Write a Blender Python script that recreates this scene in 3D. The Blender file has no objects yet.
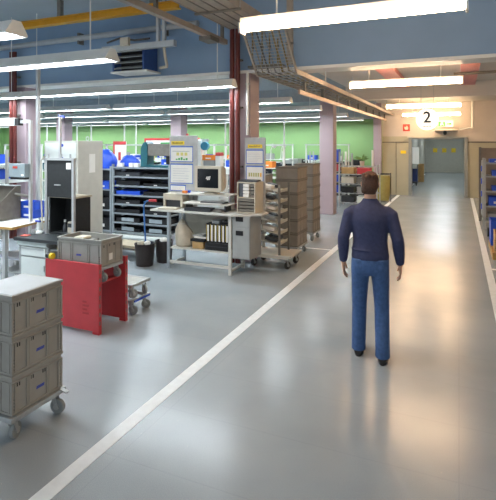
import bpy, math, random
from mathutils import Vector, Matrix, Euler
random.seed(7)
SC = bpy.context.scene
COL = SC.collection
PI = math.pi

# ------------------------------------------------------------------ materials
def lin(h):
    h = h.lstrip('#'); out = []
    for i in (0, 2, 4):
        c = int(h[i:i+2], 16)/255
        out.append(c/12.92 if c <= .04045 else ((c+.055)/1.055)**2.4)
    return out
MATS = {}
def mat(name, hexc, rough=.5, metal=0., var=.08, scale=9., bump=0., emit=0., spec=.5, bscale=60.):
    if name in MATS: return MATS[name]
    m = bpy.data.materials.new(name); m.use_nodes = True
    nt = m.node_tree; b = nt.nodes['Principled BSDF']
    c = lin(hexc)
    b.inputs['Roughness'].default_value = rough
    b.inputs['Metallic'].default_value = metal
    b.inputs['Specular IOR Level'].default_value = spec
    if emit:
        b.inputs['Base Color'].default_value = (*c, 1)
        b.inputs['Emission Color'].default_value = (*c, 1)
        b.inputs['Emission Strength'].default_value = emit
    else:
        tc = nt.nodes.new('ShaderNodeTexCoord')
        n = nt.nodes.new('ShaderNodeTexNoise'); n.inputs['Scale'].default_value = scale; n.inputs['Detail'].default_value = 4
        r = nt.nodes.new('ShaderNodeValToRGB')
        r.color_ramp.elements[0].position = .3; r.color_ramp.elements[1].position = .7
        r.color_ramp.elements[0].color = (*[x*(1-var) for x in c], 1)
        r.color_ramp.elements[1].color = (*[min(1, x*(1+var)) for x in c], 1)
        nt.links.new(tc.outputs['Object'], n.inputs['Vector'])
        nt.links.new(n.outputs['Fac'], r.inputs['Fac'])
        nt.links.new(r.outputs['Color'], b.inputs['Base Color'])
        if bump:
            n2 = nt.nodes.new('ShaderNodeTexNoise'); n2.inputs['Scale'].default_value = bscale
            nt.links.new(tc.outputs['Object'], n2.inputs['Vector'])
            bp = nt.nodes.new('ShaderNodeBump'); bp.inputs['Strength'].default_value = bump; bp.inputs['Distance'].default_value = .01
            nt.links.new(n2.outputs['Fac'], bp.inputs['Height'])
            nt.links.new(bp.outputs['Normal'], b.inputs['Normal'])
    MATS[name] = m
    return m

def floor_mat():
    m = bpy.data.materials.new('vinyl floor'); m.use_nodes = True
    nt = m.node_tree; b = nt.nodes['Principled BSDF']; N = nt.nodes; L = nt.links
    tc = N.new('ShaderNodeTexCoord')
    n1 = N.new('ShaderNodeTexNoise'); n1.inputs['Scale'].default_value = 1.3; n1.inputs['Detail'].default_value = 6
    r1 = N.new('ShaderNodeValToRGB')
    a, c = lin('#98a1a6'), lin('#a3abaf')
    r1.color_ramp.elements[0].position = .35; r1.color_ramp.elements[1].position = .68
    r1.color_ramp.elements[0].color = (*a, 1); r1.color_ramp.elements[1].color = (*c, 1)
    n2 = N.new('ShaderNodeTexNoise'); n2.inputs['Scale'].default_value = 190; n2.inputs['Detail'].default_value = 3
    r2 = N.new('ShaderNodeValToRGB')
    r2.color_ramp.elements[0].position = .38; r2.color_ramp.elements[1].position = .62
    r2.color_ramp.elements[0].color = (.9, .9, .9, 1); r2.color_ramp.elements[1].color = (1.05, 1.05, 1.05, 1)
    mx = N.new('ShaderNodeMixRGB'); mx.blend_type = 'MULTIPLY'; mx.inputs['Fac'].default_value = 1
    # little pale specks and scuffs of the vinyl
    v = N.new('ShaderNodeTexVoronoi'); v.inputs['Scale'].default_value = 9
    r3 = N.new('ShaderNodeValToRGB')
    r3.color_ramp.elements[0].position = .02; r3.color_ramp.elements[1].position = .04
    r3.color_ramp.elements[0].color = (1, 1, 1, 1); r3.color_ramp.elements[1].color = (0, 0, 0, 1)
    mx2 = N.new('ShaderNodeMixRGB'); mx2.blend_type = 'MIX'; mx2.inputs['Color2'].default_value = (.5, .5, .5, 1)
    # sheet joints across the aisle every 0.6 m and one along it
    br = N.new('ShaderNodeTexBrick'); br.offset = 0
    br.inputs['Scale'].default_value = 1; br.inputs['Mortar Size'].default_value = .004; br.inputs['Brick Width'].default_value = 2.0; br.inputs['Row Height'].default_value = .62
    br.inputs['Color1'].default_value = (1, 1, 1, 1); br.inputs['Color2'].default_value = (.97, .97, .97, 1); br.inputs['Mortar'].default_value = (.78, .78, .78, 1)
    mx3 = N.new('ShaderNodeMixRGB'); mx3.blend_type = 'MULTIPLY'; mx3.inputs['Fac'].default_value = .35
    for t in (n1, n2, v, br): L.new(tc.outputs['Object'], t.inputs['Vector'])
    L.new(n1.outputs['Fac'], r1.inputs['Fac']); L.new(n2.outputs['Fac'], r2.inputs['Fac']); L.new(v.outputs['Distance'], r3.inputs['Fac'])
    L.new(r1.outputs['Color'], mx.inputs['Color1']); L.new(r2.outputs['Color'], mx.inputs['Color2'])
    L.new(mx.outputs['Color'], mx2.inputs['Color1']); L.new(r3.outputs['Color'], mx2.inputs['Fac'])
    L.new(mx2.outputs['Color'], mx3.inputs['Color1']); L.new(br.outputs['Color'], mx3.inputs['Color2'])
    L.new(mx3.outputs['Color'], b.inputs['Base Color'])
    n4 = N.new('ShaderNodeTexNoise'); n4.inputs['Scale'].default_value = 2.5; n4.inputs['Detail'].default_value = 5
    L.new(tc.outputs['Object'], n4.inputs['Vector'])
    mr = N.new('ShaderNodeMapRange'); mr.inputs['To Min'].default_value = .2; mr.inputs['To Max'].default_value = .262
    L.new(n4.outputs['Fac'], mr.inputs['Value']); L.new(mr.outputs['Result'], b.inputs['Roughness'])
    bp = N.new('ShaderNodeBump'); bp.inputs['Strength'].default_value = .01; bp.inputs['Distance'].default_value = .01
    L.new(n2.outputs['Fac'], bp.inputs['Height']); L.new(bp.outputs['Normal'], b.inputs['Normal'])
    b.inputs['Specular IOR Level'].default_value = .6
    return m

FLOOR = floor_mat()
BLUEP = mat('blue beam paint', '#86a2bf', .6, var=.04, scale=2, bump=.03)
GREYC = mat('pale ceiling paint', '#b3bfc6', .7, var=.04, scale=1.5)
BEIGEC = mat('cream ceiling paint', '#cfcac2', .7, var=.04, scale=1.5)
ENDW = mat('cream wall paint', '#cbc2b8', .6, var=.05, scale=2)
PANELB = mat('beige wall panel', '#b5b097', .5, var=.05, scale=2)
GREENW = mat('green wall paint', '#7ba065', .6, var=.05, scale=1)
MAUVE = mat('mauve column paint', '#a7969b', .55, var=.04, scale=3)
REDP = mat('oxide red paint', '#5e221d', .4, var=.12, scale=5)
YELB = mat('ochre crane paint', '#d39a14', .45, var=.06)
PINK = mat('pink duct paint', '#e39a94', .6)
LAMPW = mat('white lamp enamel', '#e4e4de', .35, var=.03)
ALU = mat('aluminium profile', '#c3c5c4', .38, metal=.6, var=.05)
STEEL = mat('galvanised steel', '#adb1b1', .4, metal=.4, var=.12, scale=25)
DSTEEL = mat('dull steel', '#77736b', .5, metal=.3, var=.15, scale=14)
GREYM = mat('grey enamel', '#9c9f9d', .45, var=.06)
RACKG = mat('rack grey enamel', '#8f989d', .45, var=.06)
WHITEM = mat('white enamel', '#dfe4df', .4, var=.03)
BEIGEM = mat('putty enamel', '#c3c1b6', .45, var=.04)
DESKM = mat('desk laminate', '#cac8bf', .4, var=.04)
CREAMP = mat('cream plastic', '#c9c1ae', .45, var=.04)
CRATE = mat('grey crate plastic', '#9a9890', .42, var=.06, bump=.05)
CRATED = mat('brown grey crate plastic', '#8f887d', .55, var=.08)
LIDM = mat('crate lid plastic', '#b4b8b9', .35, var=.08, scale=4)
REDM = mat('red enamel', '#c0383e', .42, var=.07, scale=6)
BLK = mat('black plastic', '#17181a', .45, var=.2)
BLKM = mat('black felt', '#1d2021', .7, var=.2, scale=20)
DARK = mat('dark grey plastic', '#33363a', .5, var=.15)
RUB = mat('grey rubber', '#8d9392', .6, var=.1)
BRUB = mat('black rubber', '#232323', .6, var=.1)
BLUE = mat('blue bin plastic', '#2150c8', .4, var=.1)
BLUEL = mat('blue edging', '#3a66c0', .45)
INK = mat('blue ink', '#3d4fb4', .5)
DINK = mat('dark ink', '#3b3b42', .6)
PAPER = mat('white paper', '#ebe9e2', .7, var=.02)
YELT = mat('yellow label', '#efcf1d', .5, var=.03)
ORANGE = mat('orange plastic', '#e8862a', .45)
TEAL = mat('teal enamel', '#1c5a63', .4, var=.08)
GREENP = mat('green print', '#3fa653', .5)
CARD = mat('cardboard', '#b89764', .75, var=.1)
WOOD = mat('wood edging', '#b08a4c', .5, var=.18, scale=18)
TAN = mat('tan board', '#b6ab93', .6, var=.1)
SACK = mat('sack cloth', '#b5ab98', .85, var=.15, bump=.3)
BINB = mat('dark brown plastic', '#2e2624', .5, var=.1)
SCREEN = mat('dark screen glass', '#22262a', .12, var=.05)
TAPE = mat('white floor tape', '#e4eaec', .5, var=.06, scale=12)
BROWNT = mat('brown cable tray', '#a79d90', .45, metal=.2, var=.1)
CABLE = mat('grey cable', '#5a564f', .6, var=.2)
CABLEW = mat('pale cable', '#b8b3a4', .55)
BRASS = mat('brass pipe', '#8d7a4b', .45, metal=.5)
JEANS = mat('blue denim', '#41608f', .85, var=.16, scale=30, bump=.25, bscale=140)
NAVY = mat('navy knit', '#3a4060', .9, var=.12, scale=30, bump=.2, bscale=120)
HAIR = mat('brown hair', '#4a3021', .6, var=.3, scale=60, bump=.5, bscale=90)
SKIN = mat('skin', '#cf9f82', .55, var=.05, scale=20)
SHOE = mat('dark shoe leather', '#26221f', .5, var=.15)
LEATH = mat('belt leather', '#3a3130', .5)
EYEW = mat('eye white', '#e9e6e0', .3)
LIP = mat('lip', '#a86a5c', .5)
LEAF = mat('leaf green', '#5d7d38', .6, var=.3, scale=14)
TUBEC = mat('cool lamp tube', '#edf7ff', .3, emit=42)
TUBEW = mat('warm lamp tube', '#ffd5a8', .3, emit=50)
EXITG = mat('lit green sign', '#3ea548', .4, emit=.5)
REDS = mat('red sign enamel', '#b93527', .45)
GREYD = mat('grey door metal', '#8f9390', .42, metal=.3, var=.05)
PVC = mat('corridor panel', '#b9b8ac', .5, var=.05)
PIPEW = mat('pale pipe', '#aab0b4', .45, var=.05)

# ------------------------------------------------------------------ mesh builder
def root_loc(o):
    while o.parent: o = o.parent
    return o
class MB:
    def __init__(s): s.v = []; s.f = []
    def _add(s, vs, fs):
        b = len(s.v); s.v += [tuple(p) for p in vs]; s.f += [tuple(i+b for i in f) for f in fs]; return s
    def box(s, x0, x1, y0, y1, z0, z1):
        return s._add([(x0,y0,z0),(x1,y0,z0),(x1,y1,z0),(x0,y1,z0),(x0,y0,z1),(x1,y0,z1),(x1,y1,z1),(x0,y1,z1)],
                      [(0,3,2,1),(4,5,6,7),(0,1,5,4),(1,2,6,5),(2,3,7,6),(3,0,4,7)])
    def obox(s, c, size, rot=(0,0,0)):
        R = Euler(rot).to_matrix(); c = Vector(c); hx, hy, hz = [k/2 for k in size]
        vs = [c + R @ Vector((x*hx, y*hy, z*hz)) for z in (-1,1) for x, y in ((-1,-1),(1,-1),(1,1),(-1,1))]
        return s._add(vs, [(0,3,2,1),(4,5,6,7),(0,1,5,4),(1,2,6,5),(2,3,7,6),(3,0,4,7)])
    def loft(s, rings, cap=True):
        n = len(rings[0]); vs = [p for r in rings for p in r]; fs = []
        for i in range(len(rings)-1):
            for j in range(n):
                k = (j+1) % n
                fs.append((i*n+j, i*n+k, (i+1)*n+k, (i+1)*n+j))
        if cap:
            fs.append(tuple(range(n))[::-1]); fs.append(tuple((len(rings)-1)*n+j for j in range(n)))
        return s._add(vs, fs)
    def limb(s, pts, n=12, cap=True, ref=(0,1,0)):
        """pts: (point, r) or (point, ra, rb); rings perpendicular to the path"""
        P = [Vector(p[0]) for p in pts]; rings = []
        for i, p in enumerate(pts):
            d = (P[min(i+1, len(P)-1)] - P[max(i-1, 0)]).normalized()
            rf = Vector(ref)
            if abs(d.dot(rf)) > .95: rf = Vector((1,0,0)) if abs(d.x) < .9 else Vector((0,0,1))
            u = d.cross(rf).normalized(); w = u.cross(d).normalized()
            ra = p[1]; rb = p[2] if len(p) > 2 else p[1]
            rings.append([P[i] + u*ra*math.cos(2*PI*j/n) + w*rb*math.sin(2*PI*j/n) for j in range(n)])
        return s.loft(rings, cap)
    def cyl(s, p0, p1, r0, r1=None, n=14):
        return s.limb([(p0, r0), (p1, r0 if r1 is None else r1)], n)
    def tube(s, pts, r, n=8): return s.limb([(p, r) for p in pts], n)
    def lathe(s, prof, c=(0,0,0), n=20, cap=True):
        return s.loft([[(c[0]+r*math.cos(2*PI*j/n), c[1]+r*math.sin(2*PI*j/n), c[2]+z) for j in range(n)] for r, z in prof], cap)
    def ell(s, c, rx, ry, rz, n=16, m=10):
        rings = []
        for i in range(m+1):
            t = PI*(i/m); q = max(.02, math.sin(t))
            rings.append([(c[0]+rx*q*math.cos(2*PI*j/n), c[1]+ry*q*math.sin(2*PI*j/n), c[2]-rz*math.cos(t)) for j in range(n)])
        return s.loft(rings)
    def prism(s, poly, axis, a0, a1):
        def P(p, a):
            return {'x': (a, p[0], p[1]), 'y': (p[0], a, p[1]), 'z': (p[0], p[1], a)}[axis]
        return s.loft([[P(p, a0) for p in poly], [P(p, a1) for p in poly]])
    def ring(s, c, R, r, axis='y', n=16, k=6):
        vs = []; fs = []
        for i in range(n):
            t = 2*PI*i/n
            for j in range(k):
                q = 2*PI*j/k; a = (R+r*math.cos(q))*math.cos(t); b = (R+r*math.cos(q))*math.sin(t); h = r*math.sin(q)
                o = {'y': (a, h, b), 'x': (h, a, b), 'z': (a, b, h)}[axis]
                vs.append((c[0]+o[0], c[1]+o[1], c[2]+o[2]))
        for i in range(n):
            for j in range(k):
                fs.append((i*k+j, i*k+(j+1) % k, ((i+1) % n)*k+(j+1) % k, ((i+1) % n)*k+j))
        return s._add(vs, fs)
    def tray(s, x0, x1, y0, y1, z0, z1, t=.006):
        """open-topped box with wall thickness, one closed surface"""
        vs = [(x0,y0,z0),(x1,y0,z0),(x1,y1,z0),(x0,y1,z0),(x0,y0,z1),(x1,y0,z1),(x1,y1,z1),(x0,y1,z1),
              (x0+t,y0+t,z1),(x1-t,y0+t,z1),(x1-t,y1-t,z1),(x0+t,y1-t,z1),(x0+t,y0+t,z0+t),(x1-t,y0+t,z0+t),(x1-t,y1-t,z0+t),(x0+t,y1-t,z0+t)]
        fs = [(0,3,2,1),(0,1,5,4),(1,2,6,5),(2,3,7,6),(3,0,4,7),(4,5,9,8),(5,6,10,9),(6,7,11,10),(7,4,8,11),
              (8,9,13,12),(9,10,14,13),(10,11,15,14),(11,8,12,15),(12,13,14,15)]
        return s._add(vs, fs)
    def build(s, name, m, parent=None, smooth=False, bevel=0, local=False):
        me = bpy.data.meshes.new(name); o = bpy.data.objects.new(name, me); COL.objects.link(o)
        if parent:
            off = Vector((0,0,0)) if local else root_loc(parent).location
            o.parent = parent
        else:
            xs = [p[0] for p in s.v]; ys = [p[1] for p in s.v]; zs = [p[2] for p in s.v]
            off = Vector(((min(xs)+max(xs))/2, (min(ys)+max(ys))/2, min(zs)))
            if local: off = Vector((0,0,0))
            o.location = off
        me.from_pydata([(p[0]-off[0], p[1]-off[1], p[2]-off[2]) for p in s.v], [], s.f)
        me.materials.append(m)
        import bmesh
        bm = bmesh.new(); bm.from_mesh(me); bmesh.ops.recalc_face_normals(bm, faces=bm.faces); bm.to_mesh(me); bm.free()
        if smooth:
            for p in me.polygons: p.use_smooth = True
            me.set_sharp_from_angle(angle=math.radians(40))
        if bevel:
            b = o.modifiers.new('bevel', 'BEVEL'); b.width = bevel; b.segments = 2; b.limit_method = 'ANGLE'
        me.update()
        return o
def B(x0, x1, y0, y1, z0, z1): return MB().box(x0, x1, y0, y1, z0, z1)

def tag(o, label=None, cat=None, group=None, kind=None):
    if label: o['label'] = label
    if cat: o['category'] = cat
    if group: o['group'] = group
    if kind: o['kind'] = kind
    return o
def thing(name, label, cat, loc=(0,0,0), rz=0, group=None):
    o = bpy.data.objects.new(name, None); COL.objects.link(o)
    o.location = loc; o.rotation_euler = (0,0,rz); o.empty_display_size = .1
    return tag(o, label, cat, group)
def struct(o, label, cat): return tag(o, label, cat, kind='structure')
def dup(t, loc, rz=0, label=None, group=None):
    def cp(o, par):
        c = o.copy(); COL.objects.link(c)
        if par: c.parent = par
        for ch in list(o.children): cp(ch, c)
        return c
    r = cp(t, None); r.location = loc; r.rotation_euler = (0,0,rz)
    if label: r['label'] = label
    if group: r['group'] = group
    return r
def textmesh(s, size, m, name, parent, mtx):
    cu = bpy.data.curves.new('txt', 'FONT'); cu.body = s; cu.size = size; cu.extrude = .003; cu.offset = .006; cu.align_x = 'CENTER'; cu.align_y = 'CENTER'
    to = bpy.data.objects.new('txt', cu); COL.objects.link(to)
    me = bpy.data.meshes.new_from_object(to.evaluated_get(bpy.context.evaluated_depsgraph_get()))
    bpy.data.objects.remove(to)
    o = bpy.data.objects.new(name, me); COL.objects.link(o); o.parent = parent
    me.transform(mtx); me.materials.clear(); me.materials.append(m)
    return o

# ------------------------------------------------------------------ setting
YB, YF, YE = 7.5, 13.4, 19.7          # beam, second beam, end wall
XL, XR = -24., 6.
struct(B(XL, XR, -3, YE+.2, -.1, 0).build('floor', FLOOR, local=True), 'grey vinyl floor of the hall and the aisle', 'floor')
struct(B(XL, XR, -3, YB, 4.6, 4.7).build('ceiling', GREYC), 'pale grey high ceiling before the blue beam', 'ceiling')
struct(B(-2.9, XR, YB+.35, YE, 3.6, 3.7).build('ceiling', BEIGEC), 'cream lower ceiling over the aisle beyond the blue beam', 'ceiling')
struct(B(XL, -2.9, YB+.35, YE, 3.6, 3.7).build('ceiling', mat('blue grey ceiling paint', '#93a0a9', .7)), 'blue grey lower ceiling over the far work hall', 'ceiling')
b = MB().box(XL, XR, YB, YB+.35, 3.25, 4.7)
struct(b.build('trim_1', BLUEP), 'deep blue painted beam across the hall', 'beam')
struct(B(XL, XR, YB-.05, YB+.4, 3.2, 3.25).build('trim_2', LAMPW), 'pale flange along the lower edge of the blue beam', 'trim')
struct(B(-2.9, XR, YF, YF+.4, 3.22, 3.6).build('trim_3', BEIGEC), 'cream second beam over the aisle', 'beam')
struct(B(XL, -2.9, YF, YF+.4, 3.22, 3.6).build('trim_3', MATS['blue grey ceiling paint']), 'blue grey second beam over the far work hall', 'beam')
# end wall with the doorway opening and panels
ew = MB().box(-2.8, -1.72, YE, YE+.15, 2.3, 3.6).box(-1.72, .22, YE, YE+.15, 2.3, 3.6).box(.22, XR, YE, YE+.15, 2.1, 3.6)
struct(ew.build('wall_end', ENDW), 'cream upper end wall above the doorway', 'wall')
struct(B(-2.8, -1.74, YE+.02, YE+.15, 0, 2.3).build('wall_end_panel', PANELB), 'beige panelled end wall with yellow tag', 'wall')
struct(B(.24, XR, YE+.02, YE+.15, 0, 2.1).build('wall_end_panel', PANELB), 'beige panelled end wall behind the blue bin rack', 'wall')
struct(B(XL, -2.8, YE-.1, YE+.15, 0, 3.0).build('wall_back', GREENW), 'green painted back wall of the work hall', 'wall')
struct(B(XL, -2.8, YE-.1, YE+.15, 3.0, 3.6).build('wall_back_upper', GREYC), 'pale band above the green wall', 'wall')
struct(B(-3.1, -2.8, YE-.3, YE-.1, 0, 3.6).build('trim_4', MAUVE), 'white pilaster at the end of the green wall', 'trim')
struct(B(XL-.15, XL, -3, YE+.15, 0, 4.7).build('wall_left', GREENW), 'far side wall of the work hall', 'wall')
struct(B(XR, XR+.15, -3, YE+.15, 0, 4.7).build('wall_right', ENDW), 'cream side wall beyond the aisle', 'wall')
for x in [-2.25]:
    pass
# panel joints
j = MB().box(-2.28, -2.26, YE+.0, YE+.02, .05, 2.05).box(-2.8, -1.76, YE-.0, YE+.02, 2.05, 2.09)
struct(j.build('trim_5', DSTEEL), 'dark joints of the beige end wall panels', 'trim')
j = MB().box(.24, XR, YE, YE+.02, 2.04, 2.09)
struct(j.build('trim_6', DSTEEL), 'dark joint above the beige panels', 'trim')
# doorway frame
d = MB().box(-1.8, -1.68, YE-.06, YE+.2, 0, 2.27).box(.18, .3, YE-.06, YE+.2, 0, 2.27).box(-1.68, .18, YE-.06, YE+.2, 2.19, 2.27)
struct(d.build('door_1', GREYD), 'grey metal frame of the open doorway', 'door')
struct(B(-1.85, .35, YE-.12, YE-.06, 2.25, 2.31).build('trim_7', BEIGEM), 'sliding door track over the doorway', 'trim')
# inner corridor
struct(B(-2.4, .6, YE+.2, 36.9, -.1, 0).build('floor_corridor', mat('corridor vinyl', '#949c9c', .27, var=.05)), 'bluish floor of the inner corridor', 'floor')
struct(B(-2.4, .6, 36.6, 36.75, 0, 2.8).build('wall_corridor_end', PVC), 'grey end wall of the inner corridor', 'wall')
struct(B(-2.4, -2.2, YE+.2, 36.6, 0, 2.8).build('wall_corridor_left', PVC), 'grey side wall of the inner corridor by the white board', 'wall')
struct(B(.4, .6, YE+.2, 36.6, 0, 2.8).build('wall_corridor_right', PVC), 'grey side wall of the inner corridor', 'wall')
struct(B(-2.4, .6, YE+.15, 36.75, 2.8, 2.9).build('ceiling_corridor', BEIGEC), 'ceiling of the inner corridor', 'ceiling')
struct(B(-2.14, -2.05, 21, 34, 0, .004).build('trim_8', TAPE), 'white line on the inner corridor floor', 'floor marking')
# floor tape
struct(B(-2.215, -2.105, -2.9, YE-.1, 0, .003).build('trim_9', TAPE), 'long white tape line beside the work hall', 'floor marking')
struct(B(.38, .48, -2.9, YE-.1, 0, .003).build('trim_10', TAPE), 'long white tape line beside the bin rack', 'floor marking')
struct(B(-3.0, -2.215, 8.9, 8.96, 0, .003).build('trim_11', TAPE), 'short cross line of tape by the crate stack', 'floor marking')
struct(B(.48, 2.5, 8.55, 8.63, 0, .003).build('trim_12', TAPE), 'short cross line of tape by the pallet', 'floor marking')
# columns
for i, (x, y, l) in enumerate([(-3.43, 7.66, 'mauve column behind the computer desk'), (-8.62, 7.65, 'mauve column behind the aluminium bench frame'),
                               (-3.45, 13.6, 'mauve column standing alone before the green wall'), (-8.45, 13.6, 'mauve column behind the yellow headed board'),
                               (-13.4, 13.6, 'mauve column behind the black enclosure')]):
    struct(B(x-.2, x+.2, y-.2, y+.2, 0, 3.22).build('column', MAUVE, bevel=.01), l, 'column')
# pink ducts under the lower ceiling
for x, l in ((-1.38, 'pink duct under the ceiling, farther from the bin rack'), (.2, 'pink duct under the ceiling above the bin rack')):
    struct(B(x-.17, x+.17, 8.6, YF, 3.5, 3.6).build('trim_13', PINK), l, 'duct')

# ------------------------------------------------------------------ ceiling services
# crane beam
t = thing('crane_beam', 'ochre yellow crane beam running along the blue beam', 'crane beam', (-8, 6.6, 4.15))
MB().box(-14, -4.1, 6.53, 6.67, 4.17, 4.185).box(-14, -4.1, 6.59, 6.61, 4.185, 4.275).box(-14, -4.1, 6.53, 6.67, 4.275, 4.29).build('girder', YELB, t)
for x in (-12.5, -9.5, -6.6, -4.6): B(x-.04, x+.04, 6.56, 6.64, 4.29, 4.6).build('hanger', DSTEEL, t)
# pipe along the beam
t = thing('pipe', 'pale insulated pipe along the blue beam', 'pipe', (-9, 7.36, 4.0))
MB().tube([(-14, 7.38, 4.02), (-4.2, 7.38, 4.12)], .055, 12).build('tube', PIPEW, t, smooth=True)
for x in (-12, -9.4, -6.9, -4.9): B(x-.02, x+.02, 7.36, 7.5, 3.98, 4.2).build('clip', DSTEEL, t)
# unit heater
t = thing('unit_heater', 'blue air heater with black louvres mounted on the blue beam', 'heater', (-5.470, 7.3, 3.3))
h = MB().box(-5.820, -5.780, 7.08, 7.49, 3.32, 3.8).box(-5.160, -5.120, 7.08, 7.49, 3.32, 3.8).box(-5.780, -5.160, 7.3, 7.49, 3.32, 3.8).box(-5.780, -5.160, 7.08, 7.3, 3.76, 3.8)
h.build('body', mat('dark blue enamel', '#31528e', .4), t)
l = MB().box(-5.780, -5.160, 7.28, 7.3, 3.34, 3.76)
l.build('grille_back', BLK, t)
for k in range(4):
    MB().obox((-5.470, 7.12, 3.39+k*.1), (.62, .1, .012), (.5, 0, 0)).build('louvre', STEEL, t)
MB().box(-5.840, -5.040, 7.05, 7.49, 3.29, 3.32).build('drip_tray', LAMPW, t)
# aluminium cross rail, hanger and hose
t = thing('rail_hanger', 'aluminium rail on twin hangers in front of the heater', 'rail', (-4.730, 6.85, 3.6))
B(-5.830, -4.330, 6.8, 6.9, 3.63, 3.73).build('rail', ALU, t)
B(-4.690, -4.640, 6.82, 6.88, 3.73, 4.6).build('hanger', ALU, t)
B(-4.570, -4.520, 6.82, 6.88, 3.73, 4.6).build('hanger', ALU, t)
B(-5.380, -5.210, 6.74, 6.8, 3.7, 3.84).build('junction_box', CREAMP, t)
MB().tube([(-5.730, 6.83, 3.8), (-5.430, 6.8, 3.85), (-5.130, 6.82, 3.79), (-4.830, 6.83, 3.8)], .018).build('cable', CABLE, t, smooth=True)
MB().tube([(-4.550, 6.86, 3.63), (-4.540, 6.86, 3.5), (-4.530, 6.9, 3.36), (-4.590, 7.0, 3.33), (-4.780, 7.08, 3.33)], .025).build('hose', CREAMP, t, smooth=True)
# red risers at two columns
for x, l in ((-3.46, 'pair of oxide red riser pipes behind the computer monitor'), (-8.66, 'pair of oxide red riser pipes behind the aluminium bench frame')):
    t = thing('riser', l, 'pipe', (x, 7.34, 0), 0, 'red riser pipes')
    for dx in (-.052, .052): MB().cyl((x+dx, 7.34, 0), (x+dx, 7.34, 3.95), .04).build('pipe', REDP, t, smooth=True)
    MB().cyl((x, 7.37, 0), (x, 7.37, 3.92), .025).build('conduit', MAUVE, t, smooth=True)
    for z in (.6, 1.6, 2.6, 3.4): B(x-.11, x+.11, 7.36, 7.44, z, z+.03).build('clamp', DSTEEL, t)
t = thing('column_conduit', 'white vertical conduit on the front of the mauve column behind the desk', 'conduit', (-3.27, 7.43, 2.15))
MB().cyl((-3.27, 7.432, 2.15), (-3.27, 7.432, 3.2), .025).build('tube', LAMPW, t, smooth=True)
for z in (2.3, 3.0): B(-3.31, -3.23, 7.42, 7.459, z, z+.03).build('hanging_clip', STEEL, t)
# cable tray
t = thing('cable_duct', 'wide grey brown cable duct high before the blue beam above the desk', 'cable duct', (-3.1, 5, 3.88))
MB().box(-3.42, -2.78, 2.6, 7.1, 3.88, 3.895).box(-3.435, -3.42, 2.6, 7.1, 3.87, 4.0).box(-2.78, -2.765, 2.6, 7.1, 3.87, 4.0).build('pan', BROWNT, t)
for k in range(3): MB().box(-3.42+.16+k*.16, -3.4+.16+k*.16, 2.6, 7.1, 3.872, 3.88).build('stiffener', DSTEEL, t)
for y in (3.2, 4.6, 6.0):
    B(-3.46, -2.74, y-.02, y+.02, 3.84, 3.87).build('cross_support', DSTEEL, t)
    for x in (-3.45, -2.75): MB().cyl((x, y, 3.87), (x, y, 4.6), .008, n=6).build('hanger_rod', STEEL, t)
t = thing('cable_tray', 'ladder cable tray with cables running under the beams beside the aisle', 'cable tray', (-2.7, 10, 3.2))
def path(x): return [(x, 6.55, 3.82), (x, 7.2, 3.14), (x, 19.4, 3.14)]
def ztray(y): return 3.82-(y-6.55)/.65*.68 if y < 7.2 else 3.14
for x in (-3.0, -2.33):
    MB().loft([[(x-.012, y, z-.04), (x+.012, y, z-.04), (x+.012, y, z+.04), (x-.012, y, z+.04)] for _, y, z in path(x)]).build('side_rail', BROWNT, t)
for k in range(16):
    y = 6.58+k*.04; z = ztray(y)
    B(-2.99, -2.34, y-.004, y+.004, z-.035, z-.027).build('rung', STEEL, t)
for k in range(9):
    x = -2.95+k*.07
    MB().tube([(x, 6.56, 3.8), (x, 7.2, 3.13), (x, 7.6, 3.11)], .004, 5).build('mesh_wire', STEEL, t)
for k in range(40):
    y = 7.3+k*.3
    B(-2.99, -2.34, y-.012, y+.012, 3.1, 3.115).build('rung', BROWNT, t)
for k in range(5):
    x = -2.9+k*.11; jx = random.uniform(-.03, .03)
    ys = [6.6, 6.8, 7.0, 7.2]+[7.5+.4*i for i in range(30)]
    MB().tube([(x+jx*math.sin(y*1.7), y, ztray(y)+.012+.01*math.sin(3*y+k)) for y in ys], random.choice([.012, .018, .022]), 6).build('cable', random.choice([CABLE, CABLE, CABLEW, BRASS]), t, smooth=True)
lr = MB().box(-2.53, -2.49, 7.9, 18.6, 2.86, 2.93)
o = lr.build('lower_rail', mat('peach rail enamel', '#c9ab92', .45), t)
for k in range(9):
    y = 8.2+k*1.25
    B(-2.535, -2.485, y-.015, y+.015, 2.93, 3.1).build('bracket', DSTEEL, t)
for y in (9, 11.5, 15, 17.5):
    for x in (-3.0, -2.33): MB().cyl((x, y, 3.17), (x, y, 3.598), .01, n=6).build('drop_rod', STEEL, t)
# diagonal brown rails above the first bay
t = thing('crane_rail', 'brown steel runway rail meeting the blue beam above the desk', 'rail', (-3.45, 5.6, 3.7))
MB().box(-3.62, -3.54, 3.0, 7.22, 3.66, 3.74).build('rail', BROWNT, t)
for y in (3.4, 5.2, 7.1): B(-3.6, -3.56, y-.03, y+.03, 3.74, 4.6).build('hanger', DSTEEL, t)
B(-3.68, -3.48, 6.5, 6.8, 3.6, 3.67).build('trolley', DSTEEL, t)
# valve pipes dropping beside the column
t = thing('pipe_drop', 'group of thin brass service pipes dropping beside the mauve column', 'pipes', (-2.9, 7.3, 3.2))
for i, x in enumerate((-3.12, -2.95, -2.82, -2.68)):
    MB().tube([(x, 7.3, 4.0-.1*i), (x, 7.3, 3.28)], .014, 6).build('pipe', BRASS, t, smooth=True)
    MB().cyl((x, 7.3, 3.55), (x, 7.3, 3.6), .026, n=8).build('valve', DSTEEL, t)
B(-3.2, -2.6, 7.28, 7.47, 3.25, 3.29).build('bracket', DSTEEL, t)
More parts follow.
